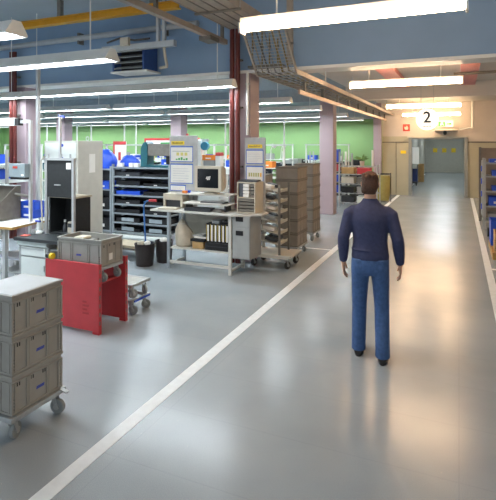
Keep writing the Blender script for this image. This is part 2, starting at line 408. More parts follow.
# conduit drop on the beam
t = thing('conduit_drop', 'thin beige conduit strapped down the blue beam over the aisle', 'conduit', (-2.55, 7.47, 3.3))
B(-2.58, -2.48, 7.45, 7.5, 3.3, 4.6).build('channel', BROWNT, t); B(-2.6, -2.46, 7.44, 7.45, 3.62, 3.66).build('strap', DSTEEL, t)
# dark pipe at the right under the lower ceiling
tag(MB().tube([(-.1, 10.6, 3.42), (5.9, 10.6, 3.42)], .03).build('ceiling_pipe', DSTEEL, smooth=True), 'thin dark pipe crossing under the cream ceiling beyond the bin rack', 'pipe')

# lamps --------------------------------------------------------------
def hall_lamp(x0, x1, y, z, ztop, label, group):
    L = x1-x0; xc = (x0+x1)/2
    t = thing('hanging_strip_lamp', label, 'lamp', (xc, y, z), 0, group)
    prof = [(-.11, z), (-.12, z+.015), (-.045, z+.13), (.045, z+.13), (.12, z+.015), (.11, z), (.09, z+.02), (.035, z+.105), (-.035, z+.105), (-.09, z+.02)]
    MB().prism([(y+a_, b_) for a_, b_ in prof], 'x', x0, x1).build('reflector', LAMPW, t)
    cap = [(y+a_, b_) for a_, b_ in prof[:6]]
    for xx in (x0-.012, x1): MB().prism(cap, 'x', xx, xx+.012).build('end_cap', LAMPW, t)
    MB().box(x0+.03, x1-.03, y-.06, y+.06, z+.012, z+.04).build('tube', TUBEC, t)
    for k in range(max(2, int(L/1.6))):
        xx = x0+.3+k*(L-.6)/(max(2, int(L/1.6))-1)
        MB().cyl((xx, y, z+.13), (xx, y, ztop-.004), .008, n=6).build('suspension_rod', LAMPW, t)
    return t
G1 = 'strip lamps over the work hall'
hall_lamp(-8.0, -3.62, 3.1, 2.97, 4.6, 'white trough lamp end high over the steel chute, hanging before all the others', G1)
hall_lamp(-8.0, -3.46, 4.2, 2.91, 4.6, 'white trough strip lamp ending beside the blue air heater', G1)
hall_lamp(-8.0, -3.36, 7.08, 2.93, 4.6, 'white strip lamp under the blue beam ending at the red riser pipes', G1)
hall_lamp(-12.6, -8.1, 7.08, 2.93, 4.6, 'white strip lamp under the blue beam behind the aluminium bench frame', G1)
rows = ['first', 'second', 'third', 'fourth']; bays = ['bay next to the aisle', 'second bay from the aisle', 'third bay from the aisle', 'fourth bay from the aisle']
for i, y in enumerate((10.0, 12.5, 15.8, 18.6)):
    for k in range(4):
        x1 = -3.37-5.0*k
        if i == 0 and k > 2: continue
        hall_lamp(x1-4.75, x1, y, 2.9, 3.6, 'white strip lamp, %s row beyond the blue beam, %s' % (rows[i], bays[k]), G1)
def aisle_lamp(y, ztop, label, z=3.01):
    x0, x1 = -1.92, .05
    t = thing('hanging_aisle_lamp', label, 'lamp', (-.95, y, z), 0, 'warm aisle lamps')
    B(x0-.02, x1+.02, y-.022, y+.022, z+.1, z+.15).build('housing', LAMPW, t)
    B(x0, x1, y-.05, y+.05, z+.02, z+.1).build('diffuser', TUBEW, t, bevel=.02)
    for xx in (x0-.02, x1): B(xx, xx+.02, y-.058, y+.058, z-.003, z+.1).build('end_cap', LAMPW, t)
    for xx in (x0+.35, x1-.35): MB().cyl((xx, y, z+.15), (xx, y, ztop-.004), .008, n=6).build('suspension_rod', LAMPW, t)
aisle_lamp(4.25, 4.6, 'glowing warm aisle lamp hanging before the blue beam', 3.07)
aisle_lamp(9.3, 3.6, 'warm aisle lamp, first beyond the blue beam', 3.06)
aisle_lamp(14.4, 3.6, 'warm aisle lamp hanging just behind the round sign')
aisle_lamp(18.7, 3.6, 'warm aisle lamp above the doorway')
for y, l in ((22.5, 'near the doorway'), (28, 'halfway along'), (33.5, 'near the end wall')):  # lamps out of view, added to brighten the corridor past the doorway
    t = thing('added_corridor_lamp', 'unseen ceiling lamp added inside the inner corridor ' + l, 'lamp', (-.9, y, 2.7), 0, 'added unseen corridor lamps')
    B(-1.6, -.2, y-.1, y+.1, 2.74, 2.8).build('housing', LAMPW, t); B(-1.58, -.22, y-.09, y+.09, 2.72, 2.74).build('diffuser', TUBEC, t)

# signs --------------------------------------------------------------
t = thing('aisle_sign', 'round white hanging sign with a grey 2', 'sign', (-.745, 13.1, 2.31), math.radians(-5))
MB().cyl((0, -.02, .32), (0, .02, .32), .275, n=40).build('disc', mat('sign white with added glow', '#fff6ea', .4, emit=.85), t, local=True, smooth=True)  # disc is no lamp; glow added to its white to brighten the face
textmesh('2', .4, DINK, 'numeral', t, Matrix.Translation((0, -.023, .36)) @ Matrix.Rotation(PI/2, 4, 'X'))
m_ = MB()
for k in range(6): m_.box(-.11+k*.037, -.085+k*.037, -.026, -.021, .13, .155)
m_.build('small_lettering', mat('red ink', '#b8504a', .5), t, local=True)
for x in (-.15, .15): MB().cyl((x, 0, .54), (x, 0, 1.28), .006, n=6).build('wire', STEEL, t, local=True)
t = thing('fire_sign', 'small red square fire sign on the end wall', 'sign', (-1.88, YE, 2.5))
B(-2.01, -1.75, YE-.02, YE, 2.5, 2.77).build('plate', REDS, t)
MB().prism([(-1.93, 2.56), (-1.83, 2.56), (-1.81, 2.63), (-1.86, 2.72), (-1.9, 2.66), (-1.94, 2.68), (-1.96, 2.62)], 'y', YE-.025, YE-.02).build('flame', mat('pale flame', '#e3d9c8', .5), t)
t = thing('exit_sign', 'lit exit sign box on a bracket over the doorway', 'sign', (-.4, 19.2, 2.55))
B(-.72, -.2, 19.15, 19.25, 2.62, 2.86).build('box', LAMPW, t)
B(-.7, -.46, 19.14, 19.15, 2.65, 2.83).build('green_panel', EXITG, t)
MB().prism([(-.64, 2.68), (-.6, 2.68), (-.58, 2.73), (-.53, 2.68), (-.5, 2.69), (-.56, 2.77), (-.54, 2.8), (-.58, 2.8), (-.62, 2.76)], 'y', 19.13, 19.14).build('running_figure', PAPER, t)
MB().prism([(-.42, 2.72), (-.32, 2.72), (-.32, 2.68), (-.24, 2.74), (-.32, 2.8), (-.32, 2.76), (-.42, 2.76)], 'y', 19.14, 19.15).build('arrow', GREENP, t)
B(-.85, -.05, 19.15, 19.7, 2.5, 2.56).build('bracket', BEIGEM, t)
B(-.74, -.68, 19.18, 19.22, 2.56, 2.62).build('post', BEIGEM, t); B(-.25, -.19, 19.18, 19.22, 2.56, 2.62).build('post', BEIGEM, t)
MB().ell((-.48, 19.4, 2.42), .07, .07, .08).build('sensor', BLK, t, smooth=True)
t = thing('ceiling_pipe', 'white angled pipe bracket beside the exit sign', 'pipe', (.4, 19.2, 2.5))
MB().tube([(.45, 19.5, 3.59), (.45, 19.5, 2.6), (-.0, 19.5, 2.55)], .04).build('pipe', LAMPW, t, smooth=True)
tag(B(-2.1, -1.9, YE-.0, YE+.02, 1.62, 1.74).build('sign_plate', YELT), 'yellow tag on the beige end wall panel', 'sign')
for k, (x, l) in enumerate(((-1.55, 'beside the white board'), (-.95, 'in the middle'), (-.35, 'farther from the white board'))):
    tag(B(x-.14, x+.14, 36.58, 36.6, 1.4, 1.7).build('sign_plate', YELT), 'yellow plate on the inner corridor end wall, ' + l, 'sign', 'yellow corridor plates')
t = thing('hanging_board', 'white board hanging inside the doorway on the corridor wall', 'board', (-2.0, 24, .9))
B(-2.19, -2.16, 23.9, 24.1, .9, 2.3).build('post', BLUEL, t); B(-2.15, -1.72, 23.97, 24.0, 1.05, 1.85).build('sheet', PAPER, t); B(-2.19, -2.1, 23.97, 24.03, 1.82, 1.88).build('arm', STEEL, t)
t = thing('hand_truck', 'dark blue hand truck below the white board in the corridor', 'hand truck', (-1.98, 24.6, 0))
MB().tray(-2.13, -1.83, 24.4, 24.75, .2, .8, .02).build('bin', mat('navy plastic', '#1c3266', .5), t)
for x in (-2.08, -1.88): MB().cyl((x-.02, 24.42, .1), (x+.02, 24.42, .1), .1).build('wheel', BRUB, t, smooth=True)
MB().tube([(-2.1, 24.77, .1), (-2.1, 24.77, 1.0), (-1.86, 24.77, 1.0), (-1.86, 24.77, .1)], .015).build('handle', DARK, t, smooth=True)
B(-2.13, -1.83, 24.35, 24.75, .1, .2).build('base', DARK, t)
tag(B(-1.98, -1.7, 26.9, 27.2, 0, .95).build('carton', CARD, bevel=.01), 'tall cardboard carton behind the hand truck in the corridor', 'carton')
tag(B(.3, .4, 25.4, 25.6, .5, .75).build('switch_box', BLK, bevel=.01), 'small black box low on the corridor wall', 'box')

# ------------------------------------------------------------------ castors, crates, dollies
def castor(t, x, y, z0, r=.055, ang=0., rub=RUB, name='castor', htop=None):
    """swivel castor whose wheel touches z0; fork > wheel"""
    ht = htop if htop else z0+2*r+.035
    c, s = math.cos(ang), math.sin(ang)
    ox, oy = x+.03*c, y+.03*s
    n = (-s, c)
    m = MB().cyl((x, y, ht-.012), (x, y, ht), .03, n=10)
    for k in (-1, 1):
        a_ = (ox+n[0]*.02*k, oy+n[1]*.02*k)
        m.limb([((x+n[0]*.02*k, y+n[1]*.02*k, ht-.01), .022, .004), ((a_[0], a_[1], z0+r), .013, .004)], 6, ref=(n[0], n[1], 0))
    f = m.build(name, STEEL, t)
    w = MB().limb([((ox-n[0]*.016, oy-n[1]*.016, z0+r), r*.9), ((ox-n[0]*.011, oy-n[1]*.011, z0+r), r), ((ox+n[0]*.011, oy+n[1]*.011, z0+r), r), ((ox+n[0]*.016, oy+n[1]*.016, z0+r), r*.9)], 18)
    wh = w.build('wheel', rub, f, smooth=True)
    MB().cyl((ox-n[0]*.026, oy-n[1]*.026, z0+r), (ox+n[0]*.026, oy+n[1]*.026, z0+r), r*.38, n=10).build('hub', STEEL, f, smooth=True)
    return f
def dolly(name, label, x0, x1, y0, y1, z0, group=None, angs=(.6, 2.4, -.7, 3.6), deck=True, mdeck=None, r=.055):
    t = thing(name, label, 'dolly', ((x0+x1)/2, (y0+y1)/2, z0), 0, group)
    zt = z0+2*r+.035
    m = MB().box(x0, x1, y0, y0+.035, zt, zt+.035).box(x0, x1, y1-.035, y1, zt, zt+.035).box(x0, x0+.035, y0+.035, y1-.035, zt, zt+.035).box(x1-.035, x1, y0+.035, y1-.035, zt, zt+.035)
    m.build('frame', STEEL, t, bevel=.004)
    if deck: B(x0+.035, x1-.035, y0+.035, y1-.035, zt+.012, zt+.033).build('deck', mdeck or GREYM, t)
    for (x, y), a_ in zip(((x0+.06, y0+.06), (x1-.06, y0+.06), (x1-.06, y1-.06), (x0+.06, y1-.06)), angs):
        castor(t, x, y, z0, r, a_)
    return t
def crate(label, x0, x1, y0, y1, z0, h, group=None, lid=False, m=CRATE, logo='x', label_side=None, inner=True):
    """Euro crate. logo: which face bears the small blue mark: 'x' = +X face, 'y' = -Y face"""
    t = thing('stacking_crate', label, 'crate', ((x0+x1)/2, (y0+y1)/2, z0), 0, group)
    zt = z0+h; e = .012
    MB().tray(x0+e, x1-e, y0+e, y1-e, z0, zt-.012, .01).build('body', m, t)
    r_ = MB()
    def ringbox(o, za, zb, w):
        r_.box(x0+o, x1-o, y0+o, y0+o+w, za, zb).box(x0+o, x1-o, y1-o-w, y1-o, za, zb).box(x0+o, x0+o+w, y0+o+w, y1-o-w, za, zb).box(x1-o-w, x1-o, y0+o+w, y1-o-w, za, zb)
    ringbox(0, zt-.018, zt, .022)
    r_.build('rim', m, t, bevel=.003)
    r_ = MB(); ringbox(.004, zt-.055, zt-.046, .012); ringbox(.004, z0+.004, z0+.018, .012)
    lx, ly = x1-x0, y1-y0
    for f in (.03, .08, .3, .34, .68, .72, .92, .97):
        w = .007
        for X in (x0+.004, x1-.012): r_.box(X, X+.008, y0+ly*f-w, y0+ly*f+w, z0+.018, zt-.05)
        for Y in (y0+.004, y1-.012): r_.box(x0+lx*f-w, x0+lx*f+w, Y, Y+.008, z0+.018, zt-.05)
    r_.build('rib_pattern', m, t)
    # handle slots and small corner slots
    hs = MB()
    for f in (.12, .16, .37, .41, .6, .64):
        hs.box(x1-.0125, x1-.0105, y0+ly*f-.004, y0+ly*f+.004, zt-.085, zt-.06)
    for f in (.055, .945):
        for k in range(4): hs.box(x1-.0125, x1-.0105, y0+ly*f-.006, y0+ly*f+.006, z0+.03+k*.022, z0+.04+k*.022); hs.box(x0+lx*f-.006, x0+lx*f+.006, y0+.0105, y0+.0125, z0+.03+k*.022, z0+.04+k*.022)
    hs.build('slot_pattern', BLK, t)
    lg = MB()
    for k in range(6):
        o = k*.0115; zc = z0+h*.33
        if logo == 'x':
            lg.prism([(y0+ly*.47+o, zc), (y0+ly*.47+o+.008, zc), (y0+ly*.47+o+.013, zc+.02), (y0+ly*.47+o+.005, zc+.02)], 'x', x1-.012, x1-.0095)
        else:
            lg.prism([(x0+lx*.43+o, zc), (x0+lx*.43+o+.008, zc), (x0+lx*.43+o+.013, zc+.02), (x0+lx*.43+o+.005, zc+.02)], 'y', y0+.0095, y0+.012)
    tag(lg.build('logo_mark', INK, t), 'small slanted blue wordmark')
    if label_side: B(x1-.0125, x1-.0045, y0+ly*.3, y0+ly*.52, z0+.05, z0+.12).build('card', PAPER, t)
    if lid: MB().box(x0+.014, x1-.014, y0+.014, y1-.014, zt-.008, zt+.003).build('lid', LIDM, t, bevel=.003)
    return t
G = 'stack of three grey crates on a dolly'
X0, X1, Y0, Y1 = -3.13, -2.715, 2.29, 2.745
d1 = dolly('transport_dolly', 'galvanised dolly carrying the stack of three grey crates', X0-.015, X1+.015, Y0-.015, Y1+.015, 0, angs=(2.6, 1.9, .2, 2.4), r=.056)
B(-2.98, -2.86, Y0-.021, Y0-.015, .148, .178).build('label_clip', BLUE, d1)
MB().obox((X1+.035, Y1-.03, .175), (.07, .03, .01), (0, .2, 0)).build('brake_pedal', STEEL, d1)
crate('grey crate directly on the dolly, bottom of the stack of three', X0, X1, Y0, Y1, .184, .266, G)
crate('grey crate in the middle of the stack of three', X0, X1, Y0, Y1, .45, .266, G)
crate('grey lidded crate on top of the stack of three', X0, X1, Y0, Y1, .716, .27, G, lid=True)

# red stand ----------------------------------------------------------
t = thing('panel_stand', 'red stand of two upright panels holding up a dolly and crate', 'stand', (-3.82, 4.2, 0))
for y in (3.985, 4.42):
    s = 1 if y > 4.2 else -1
    p = MB().box(-4.19, -3.45, y-.012, y+.012, .03, .735).box(-4.19, -4.11, y-.012, y+.012, 0, .03).box(-3.53, -3.45, y-.012, y+.012, 0, .03)
    pn = p.build('side_panel', REDM, t, bevel=.003)
    B(-3.45, -3.444, y-.014, y+.03, 0, .735).build('edge_flange', REDM, pn)
    sl = MB()
    for k in range(7): sl.box(-3.443, -3.441, y-.004, y+.012, .1+k*.09, .14+k*.09)
    sl.build('slot_pattern', DSTEEL, pn)
for x in (-4.08, -3.54): B(x-.03, x+.03, 3.998, 4.407, .5, .52).build('cross_rail', REDM, t)
# faded print on the lower corner
tag(MB().box(-3.66, -3.58, 3.969, 3.974, .2, .22).box(-3.66, -3.6, 3.969, 3.974, .24, .26).box(-3.66, -3.58, 3.969, 3.974, .28, .3).box(-3.66, -3.61, 3.969, 3.974, .32, .34).build('faded_print', mat('faded red print', '#a4242a', .5), t), 'faded darker print')
dolly('transport_dolly', 'galvanised dolly resting inside the red stand under a grey crate', -4.13, -3.455, 4.025, 4.385, .522, angs=(0, .2, -.1, 3.1), r=.05)
crate('open grey crate resting on the red stand', -4.08, -3.46, 4.03, 4.39, .692, .283, None, logo='y', label_side=True)
t = thing('tape_roller', 'small black and yellow roller beside the open crate on the red stand', 'tool', (-4.12, 4.02, .735))
MB().cyl((-4.175, 3.985, .765), (-4.12, 3.985, .765), .03).build('roll', BLK, t, smooth=True)
MB().cyl((-4.12, 3.985, .765), (-4.09, 3.985, .765), .035).build('guard', YELT, t, smooth=True)
# object lying in the crate
t = thing('packing_piece', 'pale moulded packing piece lying in the open crate', 'packing', (-3.9, 4.24, .712))
MB().box(-4.0, -3.75, 4.12, 4.34, .712, .93).build('block', DSTEEL, t, bevel=.01); B(-3.96, -3.83, 4.16, 4.3, .93, .96).build('pad', CREAMP, t, bevel=.01)
# two stacked dollies
dolly('transport_dolly', 'lower of two empty stacked dollies behind the red stand', -4.05, -3.47, 4.56, 4.93, 0, 'pair of stacked dollies', angs=(.3, .2, .5, 2.5), deck=False)
dd = dolly('transport_dolly', 'upper of two empty stacked dollies behind the red stand', -4.05, -3.47, 4.56, 4.93, .181, 'pair of stacked dollies', angs=(.3, 1.2, -.5, 2.5), mdeck=mat('worn grey deck', '#a4a69e', .5, var=.12))
MB().obox((-3.462, 4.75, .163), (.012, .3, .022), (.0, 0, 0)).build('blue_strip', BLUE, dd)

# ------------------------------------------------------------------ low cabinet with black top, enclosure on it
t = thing('drawer_cabinet', 'white drawer cabinet with a black top under the black enclosure', 'cabinet', (-4.7, 4.65, 0))
B(-5.05, -4.56, 4.37, 4.98, .06, .80).build('carcass', GREYM, t)
B(-5.03, -4.58, 4.4, 4.95, 0, .06).build('plinth', DARK, t)
dr = B(-5.0, -4.6, 4.355, 4.37, .62, .73).build('drawer', WHITEM, t, bevel=.003)
B(-4.99, -4.61, 4.35, 4.355, .70, .72).build('handle', ALU, dr)
do = B(-5.0, -4.6, 4.355, 4.37, .1, .6).build('door', WHITEM, t, bevel=.003)
B(-4.62, -4.605, 4.345, 4.355, .45, .52).build('handle', ALU, do)
B(-5.05, -4.56, 4.34, 4.37, .745, .80).build('top_rail', mat('pale green grey', '#bac4c2', .45), t)
B(-5.09, -4.3, 4.32, 5.02, .80, .84).build('worktop', mat('black worktop', '#2a2e30', .4), t, bevel=.004)
B(-4.56, -4.36, 4.4, 4.9, .70, .72).build('side_shelf', mat('pale green grey', '#bac4c2'), t)
for y in (4.4, 4.92): B(-4.38, -4.33, y-.02, y+.02, 0, .8).build('leg', GREYM, t)
t = thing('test_enclosure', 'black test enclosure with aluminium corner posts on the black worktop', 'machine', (-4.62, 4.77, .84))
for x in (-4.87, -4.42):
    B(x-.018, x+.018, 4.62, 4.656, .84, 1.82).build('corner_post', ALU, t, bevel=.003)
B(-4.85, -4.44, 4.628, 4.648, 1.32, 1.79).build('door', BLKM, t)
B(-4.72, -4.62, 4.615, 4.628, 1.47, 1.485).build('handle', ALU, t)
B(-4.52, -4.45, 4.616, 4.628, 1.68, 1.76).build('label', PAPER, t)
e = MB().box(-4.85, -4.83, 4.66, 4.94, .86, 1.31).box(-4.44, -4.42, 4.66, 4.94, .86, 1.31).box(-4.83, -4.44, 4.92, 4.94, .86, 1.31).box(-4.85, -4.42, 4.66, 4.94, .84, .86)
e.build('body', BLKM, t)
B(-4.86, -4.4, 4.655, 4.95, 1.31, 1.33).build('top_plate', TAN, t)
for z in (1.79,): B(-4.9, -4.39, 4.61, 4.66, z, z+.03).build('head_rail', ALU, t)
for x in (-4.84, -4.62, -4.47): MB().cyl((x, 4.635, 1.82), (x, 4.635, 1.87), .012, n=8).build('bolt', STEEL, t)
po = B(-4.69, -4.665, 4.66, 4.685, 1.33, 2.38).build('pole', ALU, t)
MB().cyl((-4.69, 4.67, 2.36), (-4.6, 4.67, 2.34), .014, n=8).build('sensor_tip', INK, po)
MB().tube([(-4.86, 4.6, 1.84), (-4.93, 4.6, 1.78), (-4.93, 4.6, 1.4), (-4.9, 4.6, .9)], .01).build('air_hose', CABLEW, t, smooth=True)
t = thing('bottle', 'small dark bottle standing inside the black enclosure', 'bottle', (-4.66, 4.74, .86))
MB().lathe([(.025, 0), (.028, .02), (.028, .08), (.012, .1), (.012, .13)], (-4.66, 4.74, .86)).build('body', DARK, t, smooth=True); MB().cyl((-4.66, 4.74, .99), (-4.66, 4.74, 1.02), .014).build('cap', LAMPW, t)
t = thing('gauge_box', 'beige gauge box standing inside the black enclosure', 'box', (-4.55, 4.76, .86))
B(-4.6, -4.5, 4.72, 4.82, .86, 1.0).build('body', CREAMP, t, bevel=.005); B(-4.59, -4.51, 4.715, 4.72, .93, .98).build('dial', DARK, t)
t = thing('fixture', 'white pneumatic fixture beside the aluminium post', 'fixture', (-4.98, 4.62, .84))
MB().lathe([(.05, 0), (.05, .02), (.025, .04), (.03, .12), (.02, .2)], (-4.98, 4.62, .84), 14).build('body', WHITEM, t, smooth=True); MB().cyl((-5.02, 4.6, 1.0), (-4.94, 4.6, 1.0), .012).build('valve', INK, t)
B(-5.03, -5.0, 4.55, 4.69, .84, .9).build('foot', STEEL, t)
tag(B(-5.06, -4.96, 4.4, 4.47, .84, .848).build('plate', mat('coral plastic', '#d8604c')), 'small coral red plate lying on the black worktop', 'plate')

# tall grey cabinet ---------------------------------------------------
t = thing('control_cabinet', 'tall pale grey control cabinet behind the black enclosure', 'cabinet', (-5.59, 5.88, 0))
B(-5.93, -5.25, 5.6, 6.15, .1, 2.05).build('body', BEIGEM, t, bevel=.006)
B(-5.91, -5.27, 5.63, 6.12, 0, .1).build('plinth', DARK, t)
do = B(-5.9, -5.28, 5.588, 5.6, .14, 2.02).build('door', WHITEM, t, bevel=.003)
MB().cyl((-5.85, 5.57, 1.2), (-5.85, 5.588, 1.2), .02).build('lock', STEEL, do)
for z in (1.98, 1.78): MB().cyl((-5.55, 5.578, z), (-5.55, 5.588, z), .025, n=10).build('button', INK, do)
fr = MB().box(-5.9, -5.28, 5.575, 5.588, 1.73, 1.765).box(-5.32, -5.285, 5.575, 5.588, 1.2, 1.73)
fr.build('blue_edging', BLUEL, do)
B(-5.62, -5.32, 5.582, 5.588, 1.25, 1.7).build('sheet', PAPER, do)
for x in (-5.87, -5.31):
    MB().ring((x, 5.87, 2.085), .028, .008, 'y').build('lifting_eye', STEEL, t, smooth=True)
tag(B(-5.25, -5.246, 5.84, 5.97, 1.55, 1.84).build('taped_sheet', PAPER), 'white paper sheet taped to the side of the tall grey cabinet', 'paper')  # plain sheet of paper taped on, not a sign

# ------------------------------------------------------------------ wooden workbench with aluminium frame
t = thing('workbench', 'workbench with wooden edged white top and steel chute on it', 'workbench', (-6.4, 4.95, 0))
MB().prism([(-7.6, 4.53), (-5.36, 4.53), (-5.46, 5.0), (-5.46, 5.4), (-7.6, 5.4)], 'z', .87, .9).build('worktop', WOOD, t)
MB().prism([(-7.6, 4.54), (-5.38, 4.54), (-5.44, 5.0), (-5.44, 5.39), (-7.6, 5.39)], 'z', .9, .906).build('top_sheet', PAPER, t)
for x in (-7.4, -5.6):
    for y in (4.62, 5.3): B(x-.025, x+.025, y-.025, y+.025, 0, .87).build('leg', ALU, t)
B(-7.4, -5.6, 4.6, 4.64, .78, .84).build('front_rail', DARK, t); B(-7.4, -5.6, 5.28, 5.32, .3, .35).build('back_rail', ALU, t)
B(-5.78, -5.64, 4.56, 4.62, .72, .84).build('socket_box', PAPER, t)
t = thing('portal', 'aluminium profile portal frame standing on the wooden edged workbench', 'frame', (-5.57, 4.97, .906))
B(-5.53, -5.49, 4.94, 4.98, .906, 2.33).build('upright', ALU, t, bevel=.003)
B(-7.5, -7.455, 4.94, 4.985, .906, 2.33).build('upright', ALU, t, bevel=.003)
B(-7.5, -5.78, 4.93, 4.995, 2.26, 2.37).build('beam', WHITEM, t)
B(-5.78, -5.7, 4.92, 5.0, 2.26, 2.36).build('clamp', BLK, t)
B(-5.7, -5.53, 4.945, 4.98, 2.29, 2.34).build('corner_bar', ALU, t)
t = thing('rail_post', 'tall aluminium post rising beside the workbench up to the strip lamp', 'post', (-5.93, 5.48, 0))
B(-5.955, -5.905, 5.455, 5.505, 0, 3.35).build('upright', ALU, t, bevel=.004)
B(-6.02, -5.84, 5.42, 5.54, 0, .02).build('foot', STEEL, t)
B(-5.97, -5.89, 5.43, 5.455, 1.0, 1.12).build('joint', DARK, t)
t = thing('control_box', 'grey control box with a red mark mounted on the aluminium frame', 'control box', (-5.630, 4.9, 1.5))
B(-5.810, -5.500, 4.85, 4.936, 1.53, 1.72).build('case', mat('slate enamel', '#7e8a8e', .45), t, bevel=.006)
B(-5.720, -5.640, 4.842, 4.85, 1.655, 1.685).build('red_mark', REDS, t)
B(-5.800, -5.510, 4.87, 4.936, 1.5, 1.53).build('base', BLK, t); B(-5.560, -5.520, 4.842, 4.85, 1.55, 1.575).build('display', PAPER, t)
t = thing('chute', 'dull steel angled chute bin on the wooden edged workbench', 'chute', (-6.1, 4.95, .906))
CH = mat('brown steel sheet', '#6f695f', .45, metal=.3, var=.15, scale=12)
MB().prism([(4.68, 1.06), (4.74, .91), (5.15, .91), (5.15, 1.38), (5.135, 1.38), (5.135, .925), (4.75, .925), (4.695, 1.065)], 'x', -6.7, -5.93).build('trough', CH, t)
for x in (-6.71, -5.93): MB().prism([(4.68, 1.06), (4.74, .91), (5.15, .91), (5.15, 1.38), (5.06, 1.38)], 'x', x, x+.01).build('side', CH, t)
B(-6.71, -5.92, 5.06, 5.16, 1.38, 1.39).build('rim', STEEL, t)
MB().cyl((-5.85, 5.0, 1.28), (-5.53, 5.0, 1.25), .018).build('bar', DSTEEL, t, smooth=True)
def storage_bin(label, x, y, z, w, d, h, m=BLUE, group=None):
    t = thing('storage_bin', label, 'bin', (x, y, z), 0, group)
    MB().tray(x-w/2, x+w/2, y-d/2, y+d/2, z, z+h, .008).build('body', m, t)
    B(x-w/2, x+w/2, y-d/2-.006, y-d/2, z+h*.7, z+h*.95).build('lip', m, t)
    B(x-w*.22, x+w*.22, y-d/2-.004, y-d/2, z+h*.25, z+h*.5).build('card', PAPER, t)
    return t
storage_bin('lower of two stacked blue bins behind the aluminium frame', -5.83, 5.28, .906, .27, .2, .12, group='two stacked blue bins')
storage_bin('upper of two stacked blue bins behind the aluminium frame', -5.83, 5.28, 1.028, .27, .2, .12, group='two stacked blue bins')
t = thing('supply_rack', 'white supply rack of blue boxes behind the steel chute', 'rack', (-8.3, 6.4, 0))
for x in (-9.4, -7.35):
    for y in (6.1, 6.6): B(x-.02, x+.02, y-.02, y+.02, 0, 1.9).build('post', ALU, t)
for z in (.9, 1.3, 1.58): B(-9.4, -7.35, 6.08, 6.62, z, z+.05).build('shelf', WHITEM, t)
for i, (x, z, s) in enumerate(((-7.95, 1.35, 'middle'), (-8.5, 1.35, 'middle'), (-8.1, 1.63, 'top'), (-7.8, .95, 'bottom'))):
    storage_bin('blue box on the %s shelf of the white supply rack%s' % (s, ['', ', farther from the cabinet', '', ''][i]), x, 6.33, z, .5, .4, .17, group='blue boxes on the white supply rack')
# bench lower stool / trolley below
t = thing('low_shelf', 'pale grey low table under the wooden edged workbench', 'table', (-5.5, 5.0, 0))
B(-6.0, -5.2, 4.78, 5.15, .40, .43).build('top', mat('pale lilac laminate', '#b9bcc6', .4), t)
for x in (-5.97, -5.23):
    for y in (4.81, 5.12): B(x-.02, x+.02, y-.02, y+.02, 0, .4).build('leg', ALU, t)
B(-5.97, -5.23, 4.8, 5.1, .2, .22).build('shelf', GREYM, t)

# ------------------------------------------------------------------ shelf racks
def shelf_rack(label, x0, x1, y0, y1, zs, m=RACKG, posts=True):
    t = thing('shelf_rack', label, 'shelf rack', ((x0+x1)/2, (y0+y1)/2, 0))
    for x in (x0, x1):
        for y in (y0, y1-.04): B(x-.022, x+.022, y, y+.04, 0, max(zs)+.06).build('post', m, t)
    for z in zs: B(x0+.022, x1-.022, y0+.002, y1-.002, z-.03, z).build('shelf', m, t)
    B(x0, x1, y1, y1+.008, .1, max(zs)).build('back_panel', DARK, t)
    return t
zs = [.1, .3, .5, .7, .9, 1.1, 1.3, 1.5]
shelf_rack('wide grey shelf rack of dark trays behind the blue rod', -6.96, -5.5, 8.47, 8.92, zs)
B(-5.5-.022, -5.4, 8.5, 8.9, 0, 1.55)
nm = ['bottom', 'second', 'third', 'fourth', 'fifth', 'sixth', 'seventh']
for i, z in enumerate(zs[:-1]):
    for k in range(2):
        x = -6.59+k*.72; w = .62; hh = .11 if i > 1 else .13
        tt = thing('parts_tray', ('bright blue' if (i, k) == (4, 0) else 'dark')+' parts tray on the %s shelf of the wide rack, %s the tall cabinet' % (nm[i]+('' if i == 0 else '-lowest'), ['toward', 'away from'][k]), 'tray', (x, 8.68, z), 0, 'dark trays in the wide rack')
        MB().tray(x-w/2, x+w/2, 8.52, 8.88, z, z+hh*random.uniform(.45, .9), .008).build('body', BLUE if (i, k) == (4, 0) else random.choice([BLK, DARK, BLK]), tt)
        if i < 2: B(x-.16, x+.16, 8.513, 8.52, z+.02, z+.1).build('front_label', mat('pale slate', '#9aa6ac'), tt)
        elif (i+k) % 3 == 0: B(x-.04, x+.04, 8.513, 8.52, z+.01, z+.03).build('front_label', PAPER, tt)
shelf_rack('narrow grey shelf rack beside the tall cabinet', -8.2, -7.02, 8.47, 8.92, [.1, .55, 1.0, 1.45])
for i, (z, s) in enumerate(((.55, 'lower'), (1.0, 'middle'), (.1, 'bottom'))):
    storage_bin('%s bin on the %s shelf of the narrow rack' % (['black', 'blue', 'black'][i], s), -7.3, 8.68, z, .42, .36, .26 if i != 1 else .16, [BLK, BLUE, BLK][i], 'bins in the narrow rack')
